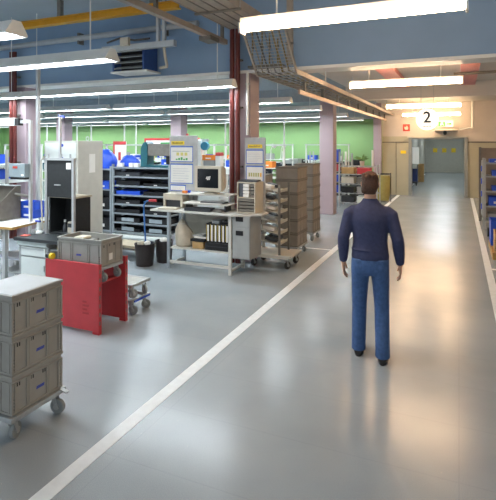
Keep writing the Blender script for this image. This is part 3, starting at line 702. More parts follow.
# blue covers on the racks
def bag(label, x, y, z, w, d, h, m):
    n = 18; rings = []
    for i in range(9):
        f = i/8; q = math.sqrt(max(0, 1-(f*1.0)**3)) if i < 8 else .25
        rings.append([(x+w/2*q*math.cos(2*PI*j/n)*(1+.1*math.sin(5*j+i)), y+d/2*q*math.sin(2*PI*j/n)*(1+.08*math.cos(3*j)), z+h*f+.012*math.sin(j*2.3)*(f > .1)) for j in range(n)])
    tag(MB().loft(rings).build('plastic_bag', m, smooth=True), label, 'bag', 'blue bags on the racks')
bag('bulging blue plastic bag on the narrow rack against the tall cabinet', -7.32, 8.68, 1.45, .55, .4, .42, BLUE)
bag('lower blue plastic bag on the wide rack beside the white boxes', -6.72, 8.76, 1.5, .5, .24, .24, BLUE)
for k, x in enumerate((-6.78, -6.5, -6.36)):
    tag(B(x-.05, x+.05, 8.5, 8.58, 1.5, 1.585).build('carton', PAPER), 'little white carton on the wide rack, %s' % ['by the blue bag', 'middle of three', 'nearest the teal machine'][k], 'carton', 'three white cartons')
t = thing('sewing_machine', 'machine with a teal upright and long beige arm on the wide rack', 'machine', (-5.9, 8.7, 1.5))
MB().prism([(-6.3, 1.5), (-6.13, 1.5), (-6.13, 2.0), (-6.17, 2.05), (-6.24, 2.02), (-6.3, 1.9)], 'y', 8.58, 8.84).build('upright', TEAL, t, bevel=.01)
B(-6.13, -5.52, 8.6, 8.82, 1.74, 2.0).build('arm', DSTEEL, t, bevel=.015)
B(-6.13, -5.5, 8.56, 8.86, 1.5, 1.545).build('bed', TEAL, t)
B(-5.7, -5.6, 8.66, 8.76, 1.56, 1.74).build('needle_bar', BLK, t)
B(-5.82, -5.5, 8.63, 8.8, 2.0, 2.03).build('lid', GREENP, t)

# ------------------------------------------------------------------ cart, pipe, bins, rod
t = thing('platform_cart', 'low cart with a tan board beside the dark waste bins', 'cart', (-5.45, 7.0, 0))
B(-6.0, -4.97, 6.8, 7.25, .2, .235).build('board', TAN, t); B(-6.02, -4.95, 6.78, 7.27, .165, .2).build('frame', DSTEEL, t)
for x in (-5.9, -5.1):
    for y in (6.87, 7.17): castor(t, x, y, 0, .06, .5, BRUB, htop=.165)
tag(MB().cyl((-6.75, 8.2, .05), (-5.35, 8.25, .05), .05, n=16).build('pipe', WHITEM, smooth=True), 'white pipe lying on the floor before the wide rack', 'pipe')
def waste_bin(label, x, y, r, h, m):
    t = thing('waste_bin', label, 'waste bin', (x, y, 0), 0, 'dark waste bins')
    MB().lathe([(r*.82, 0), (r*.86, .02), (r, h), (r*1.04, h), (r*1.04, h+.012), (r*.95, h+.012), (r*.93, h-.02), (r*.8, .03)], (x, y, 0), 24).build('body', m, t, smooth=True)
    return t
w = waste_bin('dark waste bin with the blue rod and crumpled paper in it', -4.76, 6.6, .165, .35, BINB)
w2 = waste_bin('dark waste bin nearer the desk leg, behind the other bin', -4.6, 6.93, .15, .35, BINB)
def crumple(label, x, y, z, r, m=PAPER, flat=.6):
    rings = []
    for i in range(7):
        q = math.sin(PI*(i+.35)/6.7)
        rings.append([(x+r*q*math.cos(2*PI*j/12)*random.uniform(.8, 1.15), y+r*q*math.sin(2*PI*j/12)*random.uniform(.8, 1.15), z+r*flat*(1-math.cos(PI*i/6))) for j in range(12)])
    return tag(MB().loft(rings).build('crumpled_paper', m), label, 'paper', 'crumpled paper in the bins')
crumple('cream crumpled paper in the bin with the blue rod', -4.8, 6.55, .33, .065, CREAMP, .6)
crumple('white crumpled paper in the bin with the blue rod', -4.68, 6.56, .335, .055, PAPER, .7)
crumple('crumpled paper in the bin nearer the desk leg', -4.59, 6.9, .33, .07)
t = thing('hook_rod', 'tall blue bent rod with a red grip standing in the waste bin', 'rod', (-4.8, 6.64, .035))
MB().tube([(-4.78, 6.68, .035), (-4.83, 6.67, .9), (-4.825, 6.67, .98), (-4.8, 6.67, 1.03), (-4.76, 6.67, 1.05), (-4.72, 6.67, 1.06)], .013, 10).build('shaft', mat('blue rod enamel', '#2f6bb0', .4), t, smooth=True)
MB().cyl((-4.72, 6.67, 1.06), (-4.58, 6.67, 1.065), .022).build('grip', REDM, t, smooth=True)

# ------------------------------------------------------------------ computer desk
t = thing('computer_desk', 'beige computer desk with hanging drawer unit and raised shelves', 'desk', (-3.7, 6.85, 0))
MB().prism([(-4.62, 6.55), (-3.1, 6.5), (-2.72, 6.72), (-2.72, 7.0), (-2.9, 7.12), (-4.62, 7.12)], 'z', .91, .94).build('desktop', DESKM, t, bevel=.004)
for x in (-4.29, -3.19):
    for y in (6.58, 7.06): B(x-.025, x+.025, y, y+.035, 0, .91).build('leg', RACKG if x < -4 else DESKM, t)
    B(x-.02, x+.02, 6.615, 7.06, .05, .08).build('foot_rail', DESKM, t)
B(-4.265, -3.215, 6.6, 7.08, .32, .345).build('shelf', DESKM, t)
B(-4.265, -3.215, 6.59, 6.62, .09, .13).build('lower_rail', DESKM, t)
B(-4.265, -3.215, 7.07, 7.085, .35, .91).build('modesty_panel', BEIGEM, t)
u = B(-3.155, -2.86, 6.6, 7.04, .26, .91).build('drawer_unit', GREYM, t, bevel=.004)
for z0, z1 in ((.27, .74), (.755, .9)):
    dr = B(-3.145, -2.87, 6.588, 6.6, z0, z1).build('drawer', GREYM, u, bevel=.002)
for z in (.62, .83): B(-3.09, -2.97, 6.58, 6.588, z, z+.07).build('handle', BLK, u)
# raised shelves
B(-4.24, -3.3, 6.74, 7.08, 1.176, 1.195).build('monitor_shelf', DESKM, t)
B(-4.05, -3.25, 6.62, 6.95, 1.045, 1.06).build('keyboard_shelf', DESKM, t)
for x in (-4.12, -3.36): B(x-.012, x+.012, 6.97, 7.08, .94, 1.175).build('bracket', STEEL, t)
for x in (-4.03, -3.33): B(x-.012, x+.012, 6.7, 6.9, .94, 1.045).build('bracket', DARK, t)
# monitor
t = thing('crt_monitor', 'cream tube monitor with dark screen on the raised desk shelf', 'monitor', (-3.690, 6.92, 1.195))
MB().loft([[(-3.910, 6.78, 1.24), (-3.430, 6.78, 1.24), (-3.430, 6.78, 1.645), (-3.910, 6.78, 1.645)], [(-3.910, 6.84, 1.24), (-3.430, 6.84, 1.24), (-3.430, 6.84, 1.645), (-3.910, 6.84, 1.645)], [(-3.830, 7.1, 1.28), (-3.510, 7.1, 1.28), (-3.510, 7.1, 1.6), (-3.830, 7.1, 1.6)]]).build('case', CREAMP, t, bevel=.008)
fr = MB().box(-3.910, -3.860, 6.765, 6.78, 1.24, 1.645).box(-3.480, -3.430, 6.765, 6.78, 1.24, 1.645).box(-3.860, -3.480, 6.765, 6.78, 1.24, 1.295).box(-3.860, -3.480, 6.765, 6.78, 1.6, 1.645)
fr.build('bezel', CREAMP, t)
sc = B(-3.860, -3.480, 6.772, 6.779, 1.295, 1.6).build('screen', SCREEN, t)
lg = MB()
for i in range(3):
    for j_ in range(3):
        if i+j_ > 0: lg.obox((-3.700+i*.027+.006*j_, 6.771, 1.425+j_*.02+.004*i), (.022, .002, .015))
tag(lg.build('logo_mark', PAPER, sc), 'small white tiled mark on the screen')
MB().lathe([(.13, 0), (.13, .015), (.07, .03), (.06, .05)], (-3.670, 6.92, 1.195), 20).build('stand', CREAMP, t, smooth=True)
# keyboard and papers
t = thing('keyboard', 'dark keyboard under papers on the lower raised shelf', 'keyboard', (-3.6, 6.8, 1.06))
B(-3.78, -3.36, 6.72, 6.88, 1.06, 1.08).build('case', DARK, t)
ky = MB()
for i in range(14):
    for k in range(4): ky.box(-3.77+i*.029, -3.747+i*.029, 6.73+k*.035, 6.757+k*.035, 1.08, 1.088)
ky.build('keys', GREYM, t)
tag(B(-4.04, -3.8, 6.64, 6.9, 1.06, 1.068).build('paper_stack', PAPER), 'white papers beside the keyboard on the lower raised shelf', 'paper')
tag(MB().obox((-3.58, 6.66, 1.064), (.4, .07, .006), (0, 0, .04)).build('paper_sheet', PAPER), 'white strip of paper lying before the keyboard', 'paper')
tag(MB().obox((-4.32, 6.66, .952), (.32, .2, .02), (0, 0, .1)).build('open_folder', CREAMP), 'cream open folder on the desk before the printer', 'folder')
tag(MB().obox((-3.76, 6.66, .967), (.46, .16, .05), (0, 0, .05)).build('paper_tray', DARK), 'flat dark tray on the desk under the lower raised shelf', 'tray')
tag(MB().obox((-3.44, 6.72, .957), (.15, .18, .03), (0, 0, .1)).build('document_folder', DSTEEL), 'grey folder on the desk by the drawer tower', 'folder')
t = thing('label_printer', 'cream label printer with a dark slot on the desk', 'printer', (-4.38, 6.93, .94))
m_ = MB().box(-4.53, -4.16, 6.8, 7.06, 1.07, 1.17).box(-4.53, -4.5, 6.8, 7.06, .94, 1.07).box(-4.2, -4.16, 6.8, 7.06, .94, 1.07)
m_.build('case', CREAMP, t); B(-4.5, -4.2, 6.84, 7.05, .945, 1.07).build('slot', DARK, t)
tag(MB().tube([(-4.15, 6.86, 1.215), (-4.1, 6.84, 1.217), (-4.05, 6.87, 1.22), (-4.03, 6.8, 1.217)], .018).build('cable', BLUE, smooth=True), 'coil of blue cable on the raised shelf beside the monitor', 'cable')
tag(B(-4.14, -4.06, 6.76, 6.8, 1.195, 1.235).build('tape_roll', ORANGE), 'small orange piece on the raised shelf beside the monitor', 'tool')
t = thing('drawer_tower', 'cream paper drawer tower on the desk end', 'drawers', (-2.98, 6.88, .94))
m_ = MB().box(-3.135, -3.12, 6.72, 7.05, .94, 1.41).box(-2.845, -2.83, 6.72, 7.05, .94, 1.41).box(-3.12, -2.845, 6.72, 7.05, .94, .955).box(-3.12, -2.845, 6.72, 7.05, 1.395, 1.41).box(-3.12, -2.845, 6.72, 7.05, 1.165, 1.18).box(-3.12, -2.845, 7.04, 7.05, .955, 1.395)
m_.build('case', CREAMP, t)
for k in range(4): B(-3.115, -2.85, 6.73, 7.03, .962+k*.052, 1.0+k*.052).build('drawer', mat('smoke plastic', '#77736a', .4), t)
for k in range(4):
    B(-3.035, -2.94, 6.73, 7.03, 1.186+k*.052, 1.228+k*.052).build('paper_slot', PAPER, t)
    B(-2.93, -2.85, 6.75, 7.03, 1.186+k*.052, 1.224+k*.052).build('shelf', mat('smoke plastic', '#77736a'), t)
B(-3.115, -3.045, 6.75, 7.03, 1.184, 1.392).build('binder_slot', mat('slate', '#50565e'), t)
tag(MB().obox((-3.0, 6.9, 1.422), (.3, .22, .025), (0, 0, .1)).build('document_folder', DARK), 'dark folder lying on top of the drawer tower', 'folder')
tag(MB().cyl((-3.2, 6.95, .94), (-3.2, 6.95, 1.08), .045).build('pen_cup', mat('maroon plastic', '#5a2730'), smooth=True), 'maroon pen cup beside the drawer tower', 'cup')
# notice boards
def board(label, x0, x1, y, z0, z1, docs, head):
    t = thing('information_board', label, 'board', ((x0+x1)/2, y, z0))
    B(x0, x1, y-.01, y+.01, z0, z1).build('panel', mat('board grey', '#b1b1b0', .5), t, bevel=.004)
    hd = B(head[0], head[1], y-.014, y-.01, head[2], head[3]).build('header', YELT, t)
    tx = MB(); n = 11
    for k in range(n):
        w = (head[1]-head[0])*.8/n; xx = head[0]+(head[1]-head[0])*.1+k*w
        tx.box(xx, xx+w*.6, y-.016, y-.014, head[2]+(head[3]-head[2])*.3, head[2]+(head[3]-head[2])*random.uniform(.6, .75))
    tx.build('lettering', DINK, hd)
    for (a0, a1, b0, b1, kind) in docs:
        p = B(a0, a1, y-.013, y-.01, b0, b1).build('document_pocket', BLUEL, t)
        B(a0+.012, a1-.012, y-.016, y-.013, b0+.012, b1-.02).build('sheet', PAPER, p)
        w, h = a1-a0, b1-b0
        pr = MB()
        if kind == 'chart':
            for k in range(5): pr.box(a0+w*(.25+.11*k), a0+w*(.33+.11*k), y-.018, y-.016, b0+h*.12, b0+h*(.2+.05*(k % 3)))
            pr.build('green_print', GREENP, p)
            q = MB()
            for k in range(3): q.box(a0+w*(.28+.18*k), a0+w*(.4+.18*k), y-.018, y-.016, b0+h*.4, b0+h*.6)
            q.build('yellow_print', mat('pale yellow print', '#d9cf7a'), p)
            q = MB().box(a0+w*.1, a0+w*.85, y-.018, y-.016, b0+h*.66, b0+h*.69)
            q.build('grey_print', GREYM, p)
        elif kind == 'table':
            for k in range(5): pr.box(a0+w*(.15+.13*k), a0+w*(.24+.13*k), y-.018, y-.016, b0+h*.3, b0+h*.55)
            pr.build('printed_table', mat('khaki print', '#b5b06e'), p)
            B(a0+w*.8, a0+w*.9, y-.018, y-.016, b0+h*.3, b0+h*.55).build('orange_print', mat('amber print', '#e6b04a'), p)
        else:
            for k in range(6): pr.box(a0+w*.12, a0+w*random.uniform(.6, .88), y-.018, y-.016, b0+h*(.14+.12*k), b0+h*(.155+.12*k))
            pr.build('printed_lines', mat('pale print', '#b9bac4'), p)
    return t
board('grey information board with green and yellow chart behind the label printer', -4.6, -4.05, 7.105, .941, 2.14,
      [(-4.58, -4.13, 1.69, 1.96, 'chart'), (-4.58, -4.13, 1.32, 1.66, 'lines'), (-4.58, -4.27, 1.19, 1.3, 'lines')], (-4.56, -4.3, 1.985, 2.045))
board('grey information board with khaki table behind the drawer tower', -3.165, -2.81, 7.095, .941, 2.1,
      [(-3.14, -2.84, 1.68, 1.91, 'lines'), (-3.14, -2.84, 1.4, 1.65, 'table')], (-3.11, -2.86, 1.935, 1.99))
# under the desk
t = thing('cloth_sack', 'slumped pale cloth sack on the shelf under the desk', 'sack', (-4.07, 6.81, .346))
rg = []
for i, (z, rx, ry, dx) in enumerate(((.347, .13, .15, 0), (.4, .16, .17, 0), (.5, .15, .16, -.01), (.6, .12, .13, -.04), (.68, .08, .08, -.06), (.76, .03, .04, -.07))):
    rg.append([(-4.1+dx+rx*math.cos(2*PI*j/14)*(1+.07*math.sin(3*j+i)), 6.8+ry*math.sin(2*PI*j/14)*(1+.07*math.cos(2*j+i)), z) for j in range(14)])
MB().loft(rg).build('cloth', SACK, t, smooth=True); MB().ring((-4.145, 6.8, .7), .065, .008, 'z').build('tie', CABLEW, t)
tag(B(-3.88, -3.68, 6.64, 6.9, .345, .46).build('carton', CARD, bevel=.006), 'small cardboard box under the desk beside the sack', 'carton')
t = thing('document_tray', 'dark document tray heaped with papers on the cardboard box under the desk', 'tray', (-3.82, 6.78, .46))
MB().tray(-3.9, -3.66, 6.62, 6.94, .46, .5, .006).build('body', BLK, t)
MB().obox((-3.78, 6.77, .513), (.2, .2, .02), (0, .05, .2)).build('paper', PAPER, t); MB().obox((-3.8, 6.8, .535), (.22, .18, .03), (0, -.08, -.2)).build('paper', GREYM, t)
t = thing('file_box', 'black file box standing under the binders below the desk', 'box', (-3.5, 6.8, .345))
B(-3.64, -3.24, 6.62, 7.0, .345, .455).build('body', BLK, t, bevel=.004); B(-3.62, -3.26, 6.615, 6.62, .4, .41).build('seam', DARK, t)
for k in range(6):
    x = -3.605+k*.066
    tt = thing('ring_binder', 'black binder with a pale spine, %s from the cardboard box' % ['first', 'second', 'third', 'fourth', 'fifth', 'sixth'][k], 'binder', (x, 6.8, .455), 0, 'row of binders under the desk')
    B(x-.031, x+.031, 6.66, 6.94, .455, .755).build('cover', BLK, tt)
    B(x-.012, x+.012, 6.657, 6.66, .48, .73).build('spine_label', PAPER, tt)
    B(x-.029, x-.021, 6.657, 6.66, .49, .74).build('yellow_strip', mat('dull yellow strip', '#c9b24a'), tt)
tag(B(-3.55, -3.42, 6.68, 6.85, .755, .8).build('carton', GREYM, bevel=.004), 'grey box lying on the binders under the desk', 'box')
tag(B(-3.39, -3.25, 6.68, 6.85, .755, .8).build('camera_case', BLK, bevel=.01), 'black case lying on the binders under the desk', 'case')

# ------------------------------------------------------------------ parts trolley
t = thing('parts_trolley', 'grey parts trolley with tilted shelves beside the mauve column', 'trolley', (-2.8, 7.45, 0))
MB().prism([(-3.18, .2), (-3.1, .17), (-2.5, .17), (-2.42, .2), (-2.42, .225), (-3.18, .225)], 'y', 7.2, 7.75).build('base', BEIGEM, t)
MB().prism([(-3.18, .225), (-2.96, .225), (-3.06, .38), (-3.18, .42)], 'y', 7.2, 7.24).build('gusset', BEIGEM, t)
for y in (7.23, 7.69):
    B(-3.1, -3.055, y-.02, y+.02, .225, 1.4).build('post', BEIGEM, t)
    B(-2.64, -2.61, y-.015, y+.015, .225, 1.36).build('post', DSTEEL, t)
for k in range(6):
    z = .42+k*.17
    s = MB().obox((-2.86, 7.46, z), (.44, .42, .012), (0, .18, 0))
    sh = s.build('shelf', BEIGEM, t)
    MB().obox((-2.645, 7.46, z-.03), (.012, .46, .05), (0, .18, 0)).build('lip', CREAMP, sh)
    m_ = MB()
    for q in range(4): m_.obox((-2.86+random.uniform(-.12, .12), 7.3+q*.1, z+.035), (random.uniform(.08, .16), .07, .05), (0, .18, random.uniform(-.2, .2)))
for k in range(6):
    z = .42+k*.17
    for q in range(2):
        tag(MB().obox((-2.83+random.uniform(-.05, .05), 7.35+q*.2, z+.04), (.2, .14, .05), (0, .18, random.uniform(-.1, .1))).build('metal_part', random.choice([STEEL, DARK, STEEL, PAPER])),
            'small metal part on the %s shelf of the parts trolley, %s' % (['bottom', 'second', 'third', 'fourth', 'fifth', 'top'][k], ['toward the desk', 'toward the crate stack'][q]), 'part', 'parts on the trolley')
for x in (-3.1, -2.52):
    for y in (7.26, 7.69): castor(t, x, y, 0, .062, 1.2, BRUB, htop=.17)

# ------------------------------------------------------------------ stacks of crates along the aisle
def tall_stack(x0, x1, y0, y1, n, h, where, g, z00=.181):
    dolly('transport_dolly', 'dolly under the %s' % where, x0, x1, y0, y1, 0, angs=(.6, 1.2, -.7, 2.6))
    words = ['bottom', 'second', 'third', 'fourth', 'fifth', 'sixth', 'seventh', 'eighth']
    for k in range(n):
        z = z00+k*h
        t = thing('stacking_crate', 'brownish %s crate of the %s' % (('top' if k == n-1 else words[k]+('-lowest' if k else '')), where), 'crate', ((x0+x1)/2, (y0+y1)/2, z), 0, g)
        MB().tray(x0+.01, x1-.01, y0+.01, y1-.01, z, z+h-.006, .012).build('body', CRATED, t)
        r_ = MB()
        for a_, b_ in ((h-.03, h-.006), (.0, .02)):
            r_.box(x0, x1, y0, y0+.012, z+a_, z+b_).box(x0, x1, y1-.012, y1, z+a_, z+b_).box(x0, x0+.012, y0+.012, y1-.012, z+a_, z+b_).box(x1-.012, x1, y0+.012, y1-.012, z+a_, z+b_)
        r_.build('rim', mat('darker crate rim plastic', '#736c62', .55), t)
        r_ = MB()
        for f in (.06, .32, .66, .94): r_.box(x1-.01, x1-.003, y0+(y1-y0)*f-.008, y0+(y1-y0)*f+.008, z+.02, z+h-.03).box(x0+(x1-x0)*f-.008, x0+(x1-x0)*f+.008, y0+.003, y0+.01, z+.02, z+h-.03)
        r_.build('rib_pattern', CRATED, t)
        if k in (1, 3) : B(x0+.03, x0+.1, y0+.001, y0+.004, z+.05, z+.12).build('card', PAPER, t)
tall_stack(-3.02, -2.6, 8.1, 8.7, 6, .235, 'tall crate stack next to the parts trolley', 'tall crate stack next to the parts trolley')
tall_stack(-3.15, -2.73, 9.55, 10.1, 6, .235, 'tall crate stack behind the first tall stack', 'tall crate stack behind the first tall stack')
tall_stack(-4.2, -3.7, 9.2, 9.8, 5, .235, 'crate stack standing farther from the aisle', 'crate stack farther from the aisle')
t = thing('carton', 'cardboard carton on the floor beyond the tall crate stacks', 'carton', (-3.4, 11.3, 0))
B(-3.72, -3.12, 11.1, 11.5, 0, .32).build('box', CARD, t, bevel=.008); B(-3.72, -3.12, 11.28, 11.32, .32, .322).build('tape', TAN, t)

# ------------------------------------------------------------------ wire racks at the end of the hall
def wire_rack(label, x0, x1, y0, y1, zs, h):
    t = thing('wire_rack', label, 'wire rack', ((x0+x1)/2, (y0+y1)/2, 0))
    for x in (x0, x1):
        for y in (y0, y1): MB().cyl((x, y, 0), (x, y, h), .018, n=8).build('post', ALU, t)
    for z in zs:
        m_ = MB().box(x0, x1, y0-.01, y0+.01, z-.02, z).box(x0, x1, y1-.01, y1+.01, z-.02, z)
        n = 8
        for k in range(n+1): m_.box(x0+(x1-x0)*k/n-.006, x0+(x1-x0)*k/n+.006, y0, y1, z-.012, z)
        m_.build('shelf', STEEL, t)
    return t
wire_rack('wire rack beside the aisle line before the end wall', -3.5, -2.32, 15.2, 15.8, [.15, .45, .75, 1.05, 1.3], 1.36)
wire_rack('wire rack behind the mauve aisle column', -5.0, -3.75, 14.6, 15.2, [.15, .5, .85, 1.2], 1.3)
L_ = [('dark tub', BLK, .45), ('grey tub', DSTEEL, .75), ('brown tub', CARD, 1.05), ('red lid box', REDM, 1.05), ('black tub', DARK, .15), ('white tub', WHITEM, .15), ('slate tub', GREYM, .45), ('pale tub', CREAMP, .75)]
for k, (n_, m_, z) in enumerate(L_):
    x = (-3.25, -2.75, -3.25, -2.75, -3.25, -2.75, -2.75, -3.25)[k]
    t = thing('storage_tub', '%s on the wire rack beside the aisle line' % n_, 'tub', (x, 15.5, z), 0, 'tubs on the aisle wire rack')
    MB().tray(x-.2, x+.2, 15.3, 15.7, z, z+.17, .01).build('body', m_, t); B(x-.21, x+.21, 15.29, 15.71, z+.17, z+.19).build('lid', m_, t)
t = thing('potted_plant', 'green leafy plant standing on top of the wire rack', 'plant', (-2.83, 15.5, 1.3))
MB().lathe([(.06, 0), (.08, .14), (.085, .15)], (-2.83, 15.5, 1.3), 14).build('pot', CREAMP, t, smooth=True)
lf = MB()
for k in range(26):
    a_ = random.uniform(0, 2*PI); e_ = random.uniform(.25, 1.25); r_ = random.uniform(.08, .2)
    p0 = Vector((-2.83, 15.5, 1.45)); p1 = p0+Vector((math.cos(a_)*math.cos(e_), math.sin(a_)*math.cos(e_), math.sin(e_)))*r_*1.4
    lf.limb([(p0, .006), ((p0+p1)/2+Vector((0, 0, .03)), .035, .006), (p1, .003)], 6)
lf.build('foliage', LEAF, t)
for k, (x, h) in enumerate(((-3.35, .45), (-3.15, .4), (-2.5, .5))):
    tag(MB().cyl((x, 15.5, 1.3), (x, 15.5, 1.3+h), .035).build('paper_tube', [LAMPW, STEEL, LAMPW][k], smooth=True), '%s tube standing on the wire rack, %s the plant' % (['white', 'silver', 'white'][k], ['farthest from', 'just before', 'on the aisle side of'][k]), 'tube')
t = thing('sack_holder', 'yellowish sack holder between wire rack and end wall', 'holder', (-2.4, 17.2, 0))
MB().lathe([(.2, .05), (.24, .3), (.25, .8), (.22, .9)], (-2.42, 17.2, 0), 16).build('sack', mat('khaki sack', '#a39a5c', .7), t, smooth=True)
for dx in (-.26, .26): MB().tube([(-2.42+dx, 17.2, 0), (-2.42+dx, 17.2, 1.0)], .015).build('post', DARK, t)
MB().ring((-2.42, 17.2, .96), .26, .015, 'z').build('hoop', DARK, t)
# blue bins beyond the aisle column
t = thing('bin_shelf', 'grey bin shelf of blue and red bins beyond the mauve aisle column', 'shelf', (-4.0, 15.9, 0))
for x in (-4.6, -3.6):
    for y in (15.7, 16.1): B(x-.02, x+.02, y-.02, y+.02, 0, 1.75).build('post', GREYM, t)
for z in (.4, .75, 1.1, 1.4): B(-4.6, -3.6, 15.68, 16.12, z-.02, z).build('shelf', GREYM, t)
for k, (m_, z, n_) in enumerate(((BLUE, 1.4, 'blue bin on the top shelf'), (REDM, 1.1, 'red bin on the third shelf'), (BLUE, .75, 'blue bin on the second shelf'), (BLUE, .4, 'blue bin on the bottom shelf'))):
    storage_bin(n_+' of the bin shelf beyond the aisle column', -3.85, 15.9, z, .4, .34, .22, m_, 'bins beyond the aisle column')
storage_bin('blue bin stacked above another on the bin shelf top', -3.85, 15.9, 1.62, .4, .34, .2, BLUE, 'bins beyond the aisle column')

# ------------------------------------------------------------------ assembly benches in the hall
def assembly_bench(x, y, w, row, col):
    ww = 'assembly bench, %s row beyond the racks, %s from the aisle' % (row, col)
    t = thing('assembly_bench', 'aluminium '+ww, 'workbench', (x, y, 0), 0, 'assembly benches')
    B(x-w/2, x+w/2, y-.35, y+.35, .87, .9).build('worktop', DESKM, t)
    for dx in (-w/2+.05, w/2-.05):
        for dy in (-.3, .3): B(x+dx-.02, x+dx+.02, y+dy-.02, y+dy+.02, 0, .87).build('leg', ALU, t)
        B(x+dx-.022, x+dx+.022, y+.35, y+.395, 0, 2.85 if row == 'second' else 2.0).build('upright', LAMPW, t)
    B(x-w/2, x+w/2, y+.35, y+.39, 1.95, 1.99).build('cross_bar', ALU, t)
    B(x-w/2+.1, x+w/2-.1, y+.05, y+.36, 1.38, 1.4).build('upper_shelf', WHITEM, t)
    for dx in (-w/2+.05, w/2-.05): B(x+dx-.01, x+dx+.01, y+.05, y+.35, 1.34, 1.38).build('shelf_bracket', ALU, t)
    return t
rr = random.Random(3)
def machine_head(label, x, y, z, g, m):
    t = thing('bench_machine', label, 'machine', (x, y, z), 0, g)
    B(x-.14, x+.14, y-.12, y+.14, z, z+.05).build('base', GREYM, t)
    B(x-.06, x+.08, y+.02, y+.13, z+.05, z+.45).build('column', m, t, bevel=.01)
    B(x-.1, x+.1, y-.12, y+.08, z+.33, z+.5).build('head', WHITEM, t, bevel=.015)
    MB().cyl((x-.02, y-.05, z+.2), (x-.02, y-.05, z+.33), .03).build('spindle', STEEL, t, smooth=True)
    MB().tube([(x+.05, y+.1, z+.44), (x+.11, y+.12, z+.5), (x+.1, y+.12, z+.1)], .012).build('hose', CABLE, t, smooth=True)
def flat_screen(label, x, y, z, g):
    t = thing('computer_screen', label, 'monitor', (x, y, z), 0, g)
    B(x-.2, x+.2, y-.02, y+.02, z+.1, z+.42).build('case', DARK, t, bevel=.006); B(x-.185, x+.185, y-.024, y-.02, z+.12, z+.4).build('screen', SCREEN, t)
    B(x-.02, x+.02, y, y+.03, z, z+.12).build('stem', DARK, t); B(x-.12, x+.12, y-.08, y+.08, z, z+.012).build('foot', DARK, t)
def task_lamp(label, x, y, z, g):
    t = thing('task_lamp', label, 'lamp', (x, y, z), 0, g)
    MB().cyl((x, y, z), (x, y, z+.02), .06).build('base', LAMPW, t)
    MB().tube([(x, y, z+.02), (x, y+.05, z+.4), (x+.1, y-.05, z+.55)], .014).build('arm', LAMPW, t, smooth=True)
    MB().limb([((x+.08, y-.05, z+.58), .03), ((x+.2, y-.1, z+.5), .06)], 12).build('head', LAMPW, t, smooth=True)
cols = ['first', 'second', 'third', 'fourth', 'fifth', 'sixth']
bi = 0
for row, y, xs in (('first', 11.2, (-4.9, -6.9, -8.9+.0, -11.0, -13.2)), ('second', 14.9, (-6.2, -8.4, -10.6, -12.8, -15.2)), ('third', 17.6, (-4.6, -6.8, -9.0, -11.4, -13.8, -16.4))):
    for c, x in enumerate(xs):
        if row == 'second' and c == 1: y_ = 15.0
        assembly_bench(x, y, 1.75, row, cols[c])
        ws = '%s-row assembly bench, %s from the aisle' % (row, cols[c])
        g = 'things on the assembly benches'
        storage_bin('blue bin on the upper shelf of the '+ws, x-.5, y+.2, 1.4, .34, .28, .17, BLUE, g)
        if bi % 2 == 0: storage_bin('%s bin on the upper shelf of the ' % ['orange', 'red', 'white', 'teal'][bi % 4]+ws, x+.45, y+.2, 1.4, .34, .28, .15, [ORANGE, REDM, WHITEM, TEAL][bi % 4], g)
        else: task_lamp('white task lamp on the upper shelf of the '+ws, x+.4, y+.2, 1.4, g)
        tag(B(x-.2, x+.1, y+.08, y+.3, 1.4, 1.4+.12+.05*(bi % 3)).build('carton', [PAPER, CARD, GREYM][bi % 3], bevel=.005), '%s box on the upper shelf of the ' % ['white', 'cardboard', 'grey'][bi % 3]+ws, 'box', g)
        machine_head('bench machine on the worktop of the '+ws, x-.45, y-.19, .9, g, [TEAL, GREYM, WHITEM][bi % 3])
        flat_screen('dark screen on the worktop of the '+ws, x+.35, y-.05, .9, g)
        bi += 1
names = ['nearest the aisle', 'second from the aisle', 'third from the aisle', 'fourth from the aisle', 'fifth from the aisle', 'sixth from the aisle', 'seventh from the aisle', 'eighth from the aisle']
for k in range(8):
    x = -4.0-2.05*k
    t = thing('assembly_machine', 'dark grey assembly machine against the green wall, '+names[k], 'machine', (x, 18.9, 0), 0, 'machines along the green wall')
    mm = [DARK, mat('slate machine enamel', '#4d5a5e', .45), mat('slate machine enamel', '#4d5a5e')][k % 3]
    B(x-.8, x+.8, 18.5, 19.3, .1, .95).build('base', mm, t, bevel=.01); B(x-.75, x+.75, 18.55, 19.25, 0, .1).build('plinth', BLK, t)
    B(x-.5, x+.1, 18.6, 19.2, .95, 1.3+.1*(k % 2)).build('housing', GREYM if k % 2 else DARK, t, bevel=.01)
    sc = B(x+.25, x+.65, 18.6, 18.66, 1.05, 1.4).build('screen', DARK, t, bevel=.006); B(x+.28, x+.62, 18.595, 18.6, 1.08, 1.37).build('display', SCREEN, sc)
    B(x+.42, x+.48, 18.62, 18.68, .95, 1.05).build('screen_arm', DARK, t)
    MB().cyl((x-.65, 18.9, .95), (x-.65, 18.9, 1.7), .03).build('signal_post', LAMPW, t, smooth=True)
    B(x-.45, x+.0, 18.59, 18.6, 1.05, 1.2).build('window', SCREEN, t)
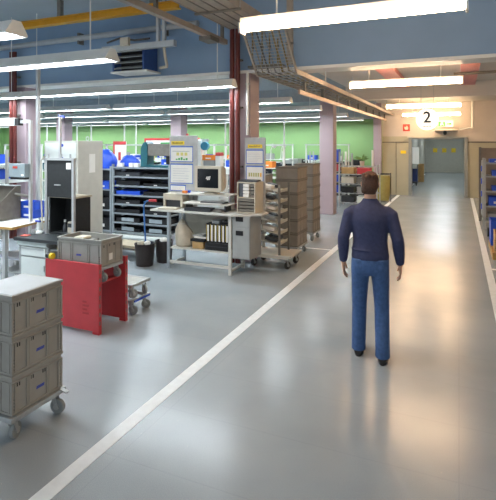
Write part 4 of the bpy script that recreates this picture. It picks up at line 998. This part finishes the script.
# notice boards red and white on the green wall side
def poster(label, x, y, z0, w, h):
    t = thing('poster_board', label, 'board', (x, y, 0))
    for dx in (-w/2+.03, w/2-.03): B(x+dx-.015, x+dx+.015, y, y+.03, 0, z0+h).build('leg', ALU, t)
    B(x-w/2, x+w/2, y-.015, y, z0, z0+h).build('panel', PAPER, t)
    m_ = MB()
    m_.box(x-w/2, x+w/2, y-.02, y-.015, z0+h*.88, z0+h).box(x-w/2, x-w/2+.05, y-.02, y-.015, z0+h*.3, z0+h*.88).box(x-.04, x+.04, y-.02, y-.015, z0+h*.3, z0+h*.6).box(x, x+w*.3, y-.02, y-.015, z0, z0+h*.14)
    m_.build('red_border', REDM, t)
poster('tall red and white poster board before the green wall', -8.3, 10.4, 1.35, .42, .72)
poster('wide red and white poster board behind the teal machine', -7.1, 10.4, 1.7, .8, .45)
poster('small red and white poster board at the beige machine arm', -6.05, 10.4, 1.75, .4, .4)
# clutter behind the monitor
t = thing('assembly_robot', 'white assembly fixture with a teal disc behind the monitor', 'machine', (-5.6, 10.0, 0))
B(-6.1, -5.0, 9.75, 10.25, 0, 1.3).build('stand', WHITEM, t, bevel=.01)
B(-5.75, -5.55, 9.9, 10.1, 1.3, 2.1).build('column', WHITEM, t, bevel=.02)
MB().cyl((-5.45, 9.88, 1.95), (-5.45, 9.96, 1.95), .1, n=20).build('disc', mat('teal disc', '#1f7f9c', .4), t, smooth=True)
B(-5.95, -5.4, 9.95, 10.02, 2.05, 2.12).build('beam', STEEL, t)
for x in (-5.95, -5.85): MB().tube([(x, 9.9, 1.3), (x-.03, 9.9, 1.6), (x+.1, 9.92, 1.8)], .025).build('hose', CABLE, t, smooth=True)
MB().obox((-5.9, 9.85, 1.45), (.2, .15, .3), (0, 0, .3)).build('drive', STEEL, t)
MB().cyl((-5.95, 9.95, 2.12), (-5.95, 9.95, 2.25), .03).build('signal_light', REDM, t)
storage_bin('orange bin on the white fixture behind the monitor', -5.3, 9.9, 1.62, .32, .2, .12, ORANGE)
tag(B(-5.44, -5.15, 9.82, 10.0, 1.3, 1.62).build('control_unit', GREYM, bevel=.01), 'grey control unit under the orange bin behind the monitor', 'control box')
tag(B(-5.13, -5.0, 9.82, 10.0, 1.3, 1.72).build('carton', PAPER, bevel=.01), 'white carton with red top beside the red riser pipes', 'carton')
tag(B(-5.13, -5.0, 9.82, 10.0, 1.72, 1.8).build('box', REDM, bevel=.01), 'small red box on the white carton beside the riser pipes', 'box')

# ------------------------------------------------------------------ rack and pallet on the other side of the aisle
t = thing('bin_rack', 'grey bin rack of blue bins by the end of the aisle line', 'rack', (1.05, 12.9, 0))
for x in (.55, 1.75):
    for y in (12.6, 13.15): B(x-.03, x+.03, y-.03, y+.03, 0, 1.66).build('post', GREYM, t, bevel=.004)
for z in (.2, .55, .9, 1.25, 1.56): B(.52, 1.78, 12.58, 13.18, z-.035, z).build('shelf', GREYM, t)
B(.5, .52, 12.65, 13.1, .3, 1.6).build('end_panel', GREYM, t)
for k in range(4): B(.48, .5, 12.72, 12.86, .45+k*.3, .58+k*.3).build('hook_label', BLUE, t)
for k, (x, z, s) in enumerate(((.83, .2, 'bottom'), (.83, .55, 'second'), (1.25, .55, 'second'), (.9, .9, 'third'), (.9, 1.25, 'fourth'), (1.35, 1.25, 'fourth'), (.85, 1.56, 'top'))):
    storage_bin('blue bin on the %s shelf of the bin rack%s' % (s, ', farther from the aisle' if k in (2, 5) else ''), x, 12.86, z, .38, .45, [.16, .2, .2, .1, .12, .12, .08][k], BLUE if k else GREYM, 'bins on the bin rack')
bpy.data.objects['bin_rack']['label'] = 'grey bin rack of blue bins beside the aisle tape'
t = thing('partition', 'brownish mesh partition standing behind the bin rack', 'partition', (1.2, 13.9, 0))
B(.5, 2.4, 13.88, 13.92, .1, 1.9).build('panel', mat('brown grey panel', '#827568', .6), t)
for x in (.5, 2.4): B(x-.03, x+.03, 13.86, 13.94, 0, 1.92).build('post', DSTEEL, t)
t = thing('pallet', 'wooden pallet on the floor beside the aisle tape', 'pallet', (1.05, 9.95, 0))
for k in range(7): B(.53, 1.6, 9.3+k*.19, 9.43+k*.19, .1, .12).build('board', WOOD, t)
for x in (.53, 1.02, 1.5): B(x, x+.1, 9.3, 10.57, 0, .1).build('stringer', WOOD, t)
t = thing('carton', 'open cardboard carton on the pallet beside the aisle tape', 'carton', (.9, 9.55, .12))
MB().tray(.57, 1.2, 9.34, 9.78, .12, .46, .012).build('body', CARD, t); MB().obox((.9, 9.3, .42), (.5, .13, .008), (.6, 0, 0)).build('flap', CARD, t)
storage_bin('large blue bin on the pallet behind the open carton', .8, 10.2, .12, .52, .5, .46, BLUE)
tag(MB().cyl((.56, 11.6, .1), (.62, 11.6, .1), .1).build('trolley_wheel', BRUB, smooth=True), 'loose black wheel beside the aisle tape before the bin rack', 'wheel')

# ------------------------------------------------------------------ person
def baked(o, voxel, smooth_it=8, factor=.5):
    r = o.modifiers.new('r', 'REMESH'); r.mode = 'VOXEL'; r.voxel_size = voxel; r.use_smooth_shade = True
    s = o.modifiers.new('s', 'SMOOTH'); s.iterations = smooth_it; s.factor = factor
    dg = bpy.context.evaluated_depsgraph_get()
    me = bpy.data.meshes.new_from_object(o.evaluated_get(dg))
    o.modifiers.clear(); o.data = me
    for p in me.polygons: p.use_smooth = True
    return o
def hring(c, rx, ry, n=20): return [(c[0]+rx*math.cos(2*PI*j/n), c[1]+ry*math.sin(2*PI*j/n), c[2]) for j in range(n)]
PT = thing('person', 'person in a navy pullover and blue jeans walking down the aisle, seen from behind', 'person', (-.765, 4.6, 0), math.radians(6))
# joints (local; y is the walking direction)
SHL, ELL, WRL = Vector((-.185, 0, 1.415)), Vector((-.255, -.035, 1.135)), Vector((-.265, .03, .885))
SHR, ELR, WRR = Vector((.185, 0, 1.415)), Vector((.262, -.03, 1.135)), Vector((.285, .045, .885))
HPL, KNL, ANL = Vector((-.092, 0, .9)), Vector((-.108, .07, .49)), Vector((-.115, .06, .085))
HPR, KNR, ANR = Vector((.092, 0, .9)), Vector((.112, .01, .49)), Vector((.122, -.07, .085))
PT.scale = (.95, .98, .985)
m = MB()
m.loft([hring((0, .0, z), rx, ry) for z, rx, ry in ((.84, .12, .1), (.92, .155, .112), (1.0, .155, .11), (1.1, .14, .1), (1.2, .148, .105), (1.32, .16, .112), (1.4, .14, .095), (1.445, .095, .07), (1.49, .062, .06), (1.56, .056, .058), (1.6, .05, .055))])
# head
m.loft([hring((0, yo, z), rx, ry) for z, rx, ry, yo in ((1.525, .028, .03, .055), (1.54, .046, .06, .038), (1.565, .058, .076, .026), (1.6, .068, .088, .016), (1.645, .074, .094, .01), (1.69, .074, .093, .006), (1.725, .062, .078, .002), (1.748, .038, .048, 0), (1.755, .012, .015, 0))])
m.limb([((0, .098, 1.662), .009), ((0, .114, 1.635), .013), ((0, .122, 1.618), .016), ((0, .1, 1.608), .012)], 8)      # nose
m.ell((0, .088, 1.575), .028, .018, .012)                                                                            # mouth bulge
for s in (-1, 1):
    m.limb([((s*.072, .0, 1.612), .012, .008), ((s*.081, -.008, 1.635), .02, .008), ((s*.083, -.012, 1.66), .022, .008), ((s*.077, -.006, 1.675), .013, .007)], 8, ref=(1, 0, 0))
def arm(S, E_, W, s):
    m.limb([(S+Vector((-s*.06, 0, -.04)), .042), (S+Vector((-s*.02, 0, -.05)), .045), ((S*.5+E_*.5), .043), (E_, .04), (E_*.65+W*.35, .041), (W, .026, .03)], 12)
    d = (W-E_).normalized()
    # palm: broad fore-and-aft when hanging
    fwd = Vector((0, 1, 0)); fwd = (fwd-d*fwd.dot(d)).normalized(); side = Vector((-s, 0, 0)); side = (side-d*side.dot(d)).normalized()
    P = lambda a_, b_, c_: W+d*a_+fwd*b_+side*c_
    m.limb([(P(-.01, 0, 0), .024, .028), (P(.03, .0, .0), .017, .038), (P(.07, .0, .004), .015, .042), (P(.095, 0, .008), .012, .039)], 12, ref=tuple(fwd))
    for k, (b_, L) in enumerate(((.03, .07), (.0105, .078), (-.0105, .072), (-.029, .056))):
        m.limb([(P(.08, b_, .006), .0098), (P(.095+L*.4, b_*1.05, .012), .0092), (P(.095+L*.75, b_*1.05, .028), .0085), (P(.09+L*.97, b_*1.05, .047), .0068)], 8)
    m.limb([(P(.02, .026, .006), .013), (P(.05, .052, .014), .0115), (P(.078, .06, .024), .0098), (P(.1, .058, .034), .0075)], 8)
arm(SHL, ELL, WRL, -1); arm(SHR, ELR, WRR, 1)
for H_, K_, A_ in ((HPL, KNL, ANL), (HPR, KNR, ANR)):
    m.limb([(H_+Vector((0, 0, .03)), .08), (H_*.5+K_*.5, .07), (K_, .053), (K_*.7+A_*.3+Vector((0, -.012, 0)), .052), (A_, .036)], 12)
    m.limb([(A_+Vector((0, -.035, -.03)), .032, .03), (A_+Vector((0, .05, -.045)), .036, .026), (A_+Vector((0, .15, -.06)), .034, .014)], 10)
body = baked(m.build('body', SKIN, PT, local=True), .0052, 5, .4)
# face details
for s in (-1, 1):
    e_ = MB().ell((s*.031, .092, 1.648), .013, .008, .008).build('eye', EYEW, PT, local=True, smooth=True)
    MB().ell((s*.031, .0985, 1.648), .006, .003, .006).build('iris', DARK, e_, local=True, smooth=True)
    MB().limb([((s*.014, .101, 1.668), .003), ((s*.033, .1, 1.673), .0045), ((s*.05, .088, 1.667), .003)], 6).build('eyebrow', HAIR, PT, local=True)
MB().limb([((-.024, .1, 1.575), .003), ((0, .107, 1.577), .006), ((.024, .1, 1.575), .003)], 8).build('lips', LIP, PT, local=True, smooth=True)
# hair
h = MB()
h.loft([hring((0, yo, z), rx, ry) for z, rx, ry, yo in ((1.555, .05, .035, -.04), (1.58, .064, .05, -.042), (1.61, .075, .065, -.036), (1.65, .082, .08, -.024), (1.69, .085, .094, -.008), (1.725, .078, .094, .0), (1.755, .058, .072, -.002), (1.772, .024, .03, -.002))])
for k in range(26):
    a_ = random.uniform(PI*.9, 2.1*PI); z = random.uniform(1.58, 1.74)
    h.ell((.07*math.cos(a_), -.02+.075*math.sin(a_), z), .016, .016, .028, 8, 6)
hr = baked(h.build('hair', HAIR, PT, local=True), .006, 3, .4)
# pullover
p = MB()
p.loft([hring((0, .0, z), rx, ry, 24) for z, rx, ry in ((.93, .176, .132), (.96, .182, .137), (1.02, .176, .133), (1.1, .166, .126), (1.2, .172, .13), (1.31, .19, .134), (1.37, .188, .122), (1.415, .17, .108), (1.45, .125, .095), (1.478, .088, .084), (1.505, .072, .074), (1.515, .066, .068))])
for S, E_, W, s in ((SHL, ELL, WRL, -1), (SHR, ELR, WRR, 1)):
    p.limb([(S+Vector((-s*.09, 0, -.03)), .06), (S+Vector((-s*.02, 0, -.035)), .066), (S*.8+E_*.2, .068), (S*.55+E_*.45, .063), (E_+Vector((0, -.005, 0)), .059), (E_*.75+W*.25, .06), (E_*.45+W*.55, .054), (W+(E_-W)*.12, .043), (W+(E_-W)*.03, .038)], 14)
    for f in (.3, .55, .75):
        q = E_*(1-f)+W*f
        p.ell((q.x, q.y, q.z), .056-.012*f, .058-.012*f, .012, 12, 6)
for k in range(2): p.ell((.02*(-1)**k, -.01, .985+k*.05), .168, .128, .02, 18, 6)
pu = baked(p.build('pullover', NAVY, PT, local=True), .0075, 16, .5)
# jeans
q = MB()
q.loft([hring((0, .0, z), rx, ry, 24) for z, rx, ry in ((.8, .14, .12), (.84, .172, .138), (.9, .176, .14), (.96, .172, .132), (.99, .166, .126))])
for H_, K_, A_ in ((HPL, KNL, ANL), (HPR, KNR, ANR)):
    q.limb([(H_+Vector((0, 0, .04)), .088, .125), (H_+Vector((0, -.005, -.06)), .092, .118), (H_*.5+K_*.5, .083, .096), (K_, .072, .08), (K_*.6+A_*.4+Vector((0, -.01, 0)), .071, .077), (A_+Vector((0, -.012, .06)), .068, .075), (A_+Vector((0, -.012, -.035)), .07, .08)], 16)
    for z_, f in ((.1, .0), (.06, .0), (.15, .02)):
        c_ = A_+(K_-A_)*(z_/.4)
        q.ell((c_.x, c_.y-.01, c_.z), .073, .079, .014, 14, 6)
    q.ell((K_.x, K_.y-.008, K_.z+.01), .076, .082, .018, 14, 6)
    q.ell((H_.x, H_.y-.055, H_.z-.03), .075, .075, .085, 14, 8)
je = baked(q.build('jeans', JEANS, PT, local=True), .0075, 6, .45)
pk = MB()
for s in (-1, 1): pk.prism([(s*.09-.05, .95), (s*.09+.05, .95), (s*.09+.05, .86), (s*.09, .835), (s*.09-.05, .86)], 'y', -.139, -.131)
MB().lathe([(.001, 0), (.002, .001)], (0, 0, .97), 6)
bl = MB(); n = 28
bl.loft([[(.178*math.cos(2*PI*j/n), .138*math.sin(2*PI*j/n), z) for j in range(n)] for z in (.935, .965)], cap=False)
for A_, nm_ in ((ANL, 'shoe'), (ANR, 'shoe')):
    s_ = MB().loft([[(A_.x+rx*math.cos(2*PI*j/14), A_.y+yy, .008+max(0, rz*(1+math.sin(2*PI*j/14)))*.5+(.0)) for j in range(14)] for yy, rx, rz in ((-.085, .026, .05), (-.075, .038, .085), (-.03, .043, .115), (.03, .044, .11), (.09, .049, .075), (.14, .047, .058), (.18, .036, .045), (.2, .018, .03))])
    so = s_.build(nm_, SHOE, PT, local=True, smooth=True)
    MB().loft([[(A_.x+rx*math.cos(2*PI*j/20), A_.y+.057+ry*math.sin(2*PI*j/20), z) for j in range(20)] for z, rx, ry in ((0, .048, .148), (.014, .05, .15))]).build('sole', BLK, so, local=True)

# things standing on other things keep a hair's breadth of clearance
for o in list(COL.objects):
    if o.parent is None and o.get('category') and o.get('kind') != 'structure' and .03 < o.location.z < 2.0:
        o.location.z += .003*o.location.z

# ------------------------------------------------------------------ camera, world, colour management
cam = bpy.data.cameras.new('camera'); co = bpy.data.objects.new('camera', cam); COL.objects.link(co)
cam.sensor_fit = 'HORIZONTAL'; cam.sensor_width = 36; cam.lens = 481/496*36
cam.shift_y = -(250-144)/496
cam.clip_end = 200
co.location = (0, 0, 2.0); co.rotation_euler = (PI/2, 0, math.atan(211/481))
SC.camera = co
w = bpy.data.worlds.new('world'); SC.world = w; w.use_nodes = True
w.node_tree.nodes['Background'].inputs['Color'].default_value = (.86, .92, 1, 1)
w.node_tree.nodes['Background'].inputs['Strength'].default_value = .8
vs = SC.view_settings
SC.display_settings.display_device = 'sRGB'
vs.view_transform = 'Standard'; vs.look = 'None'; vs.exposure = .2; vs.gamma = 1; vs.use_curve_mapping = False
SC.cycles.use_denoising = True
SC.cycles.max_bounces = 8
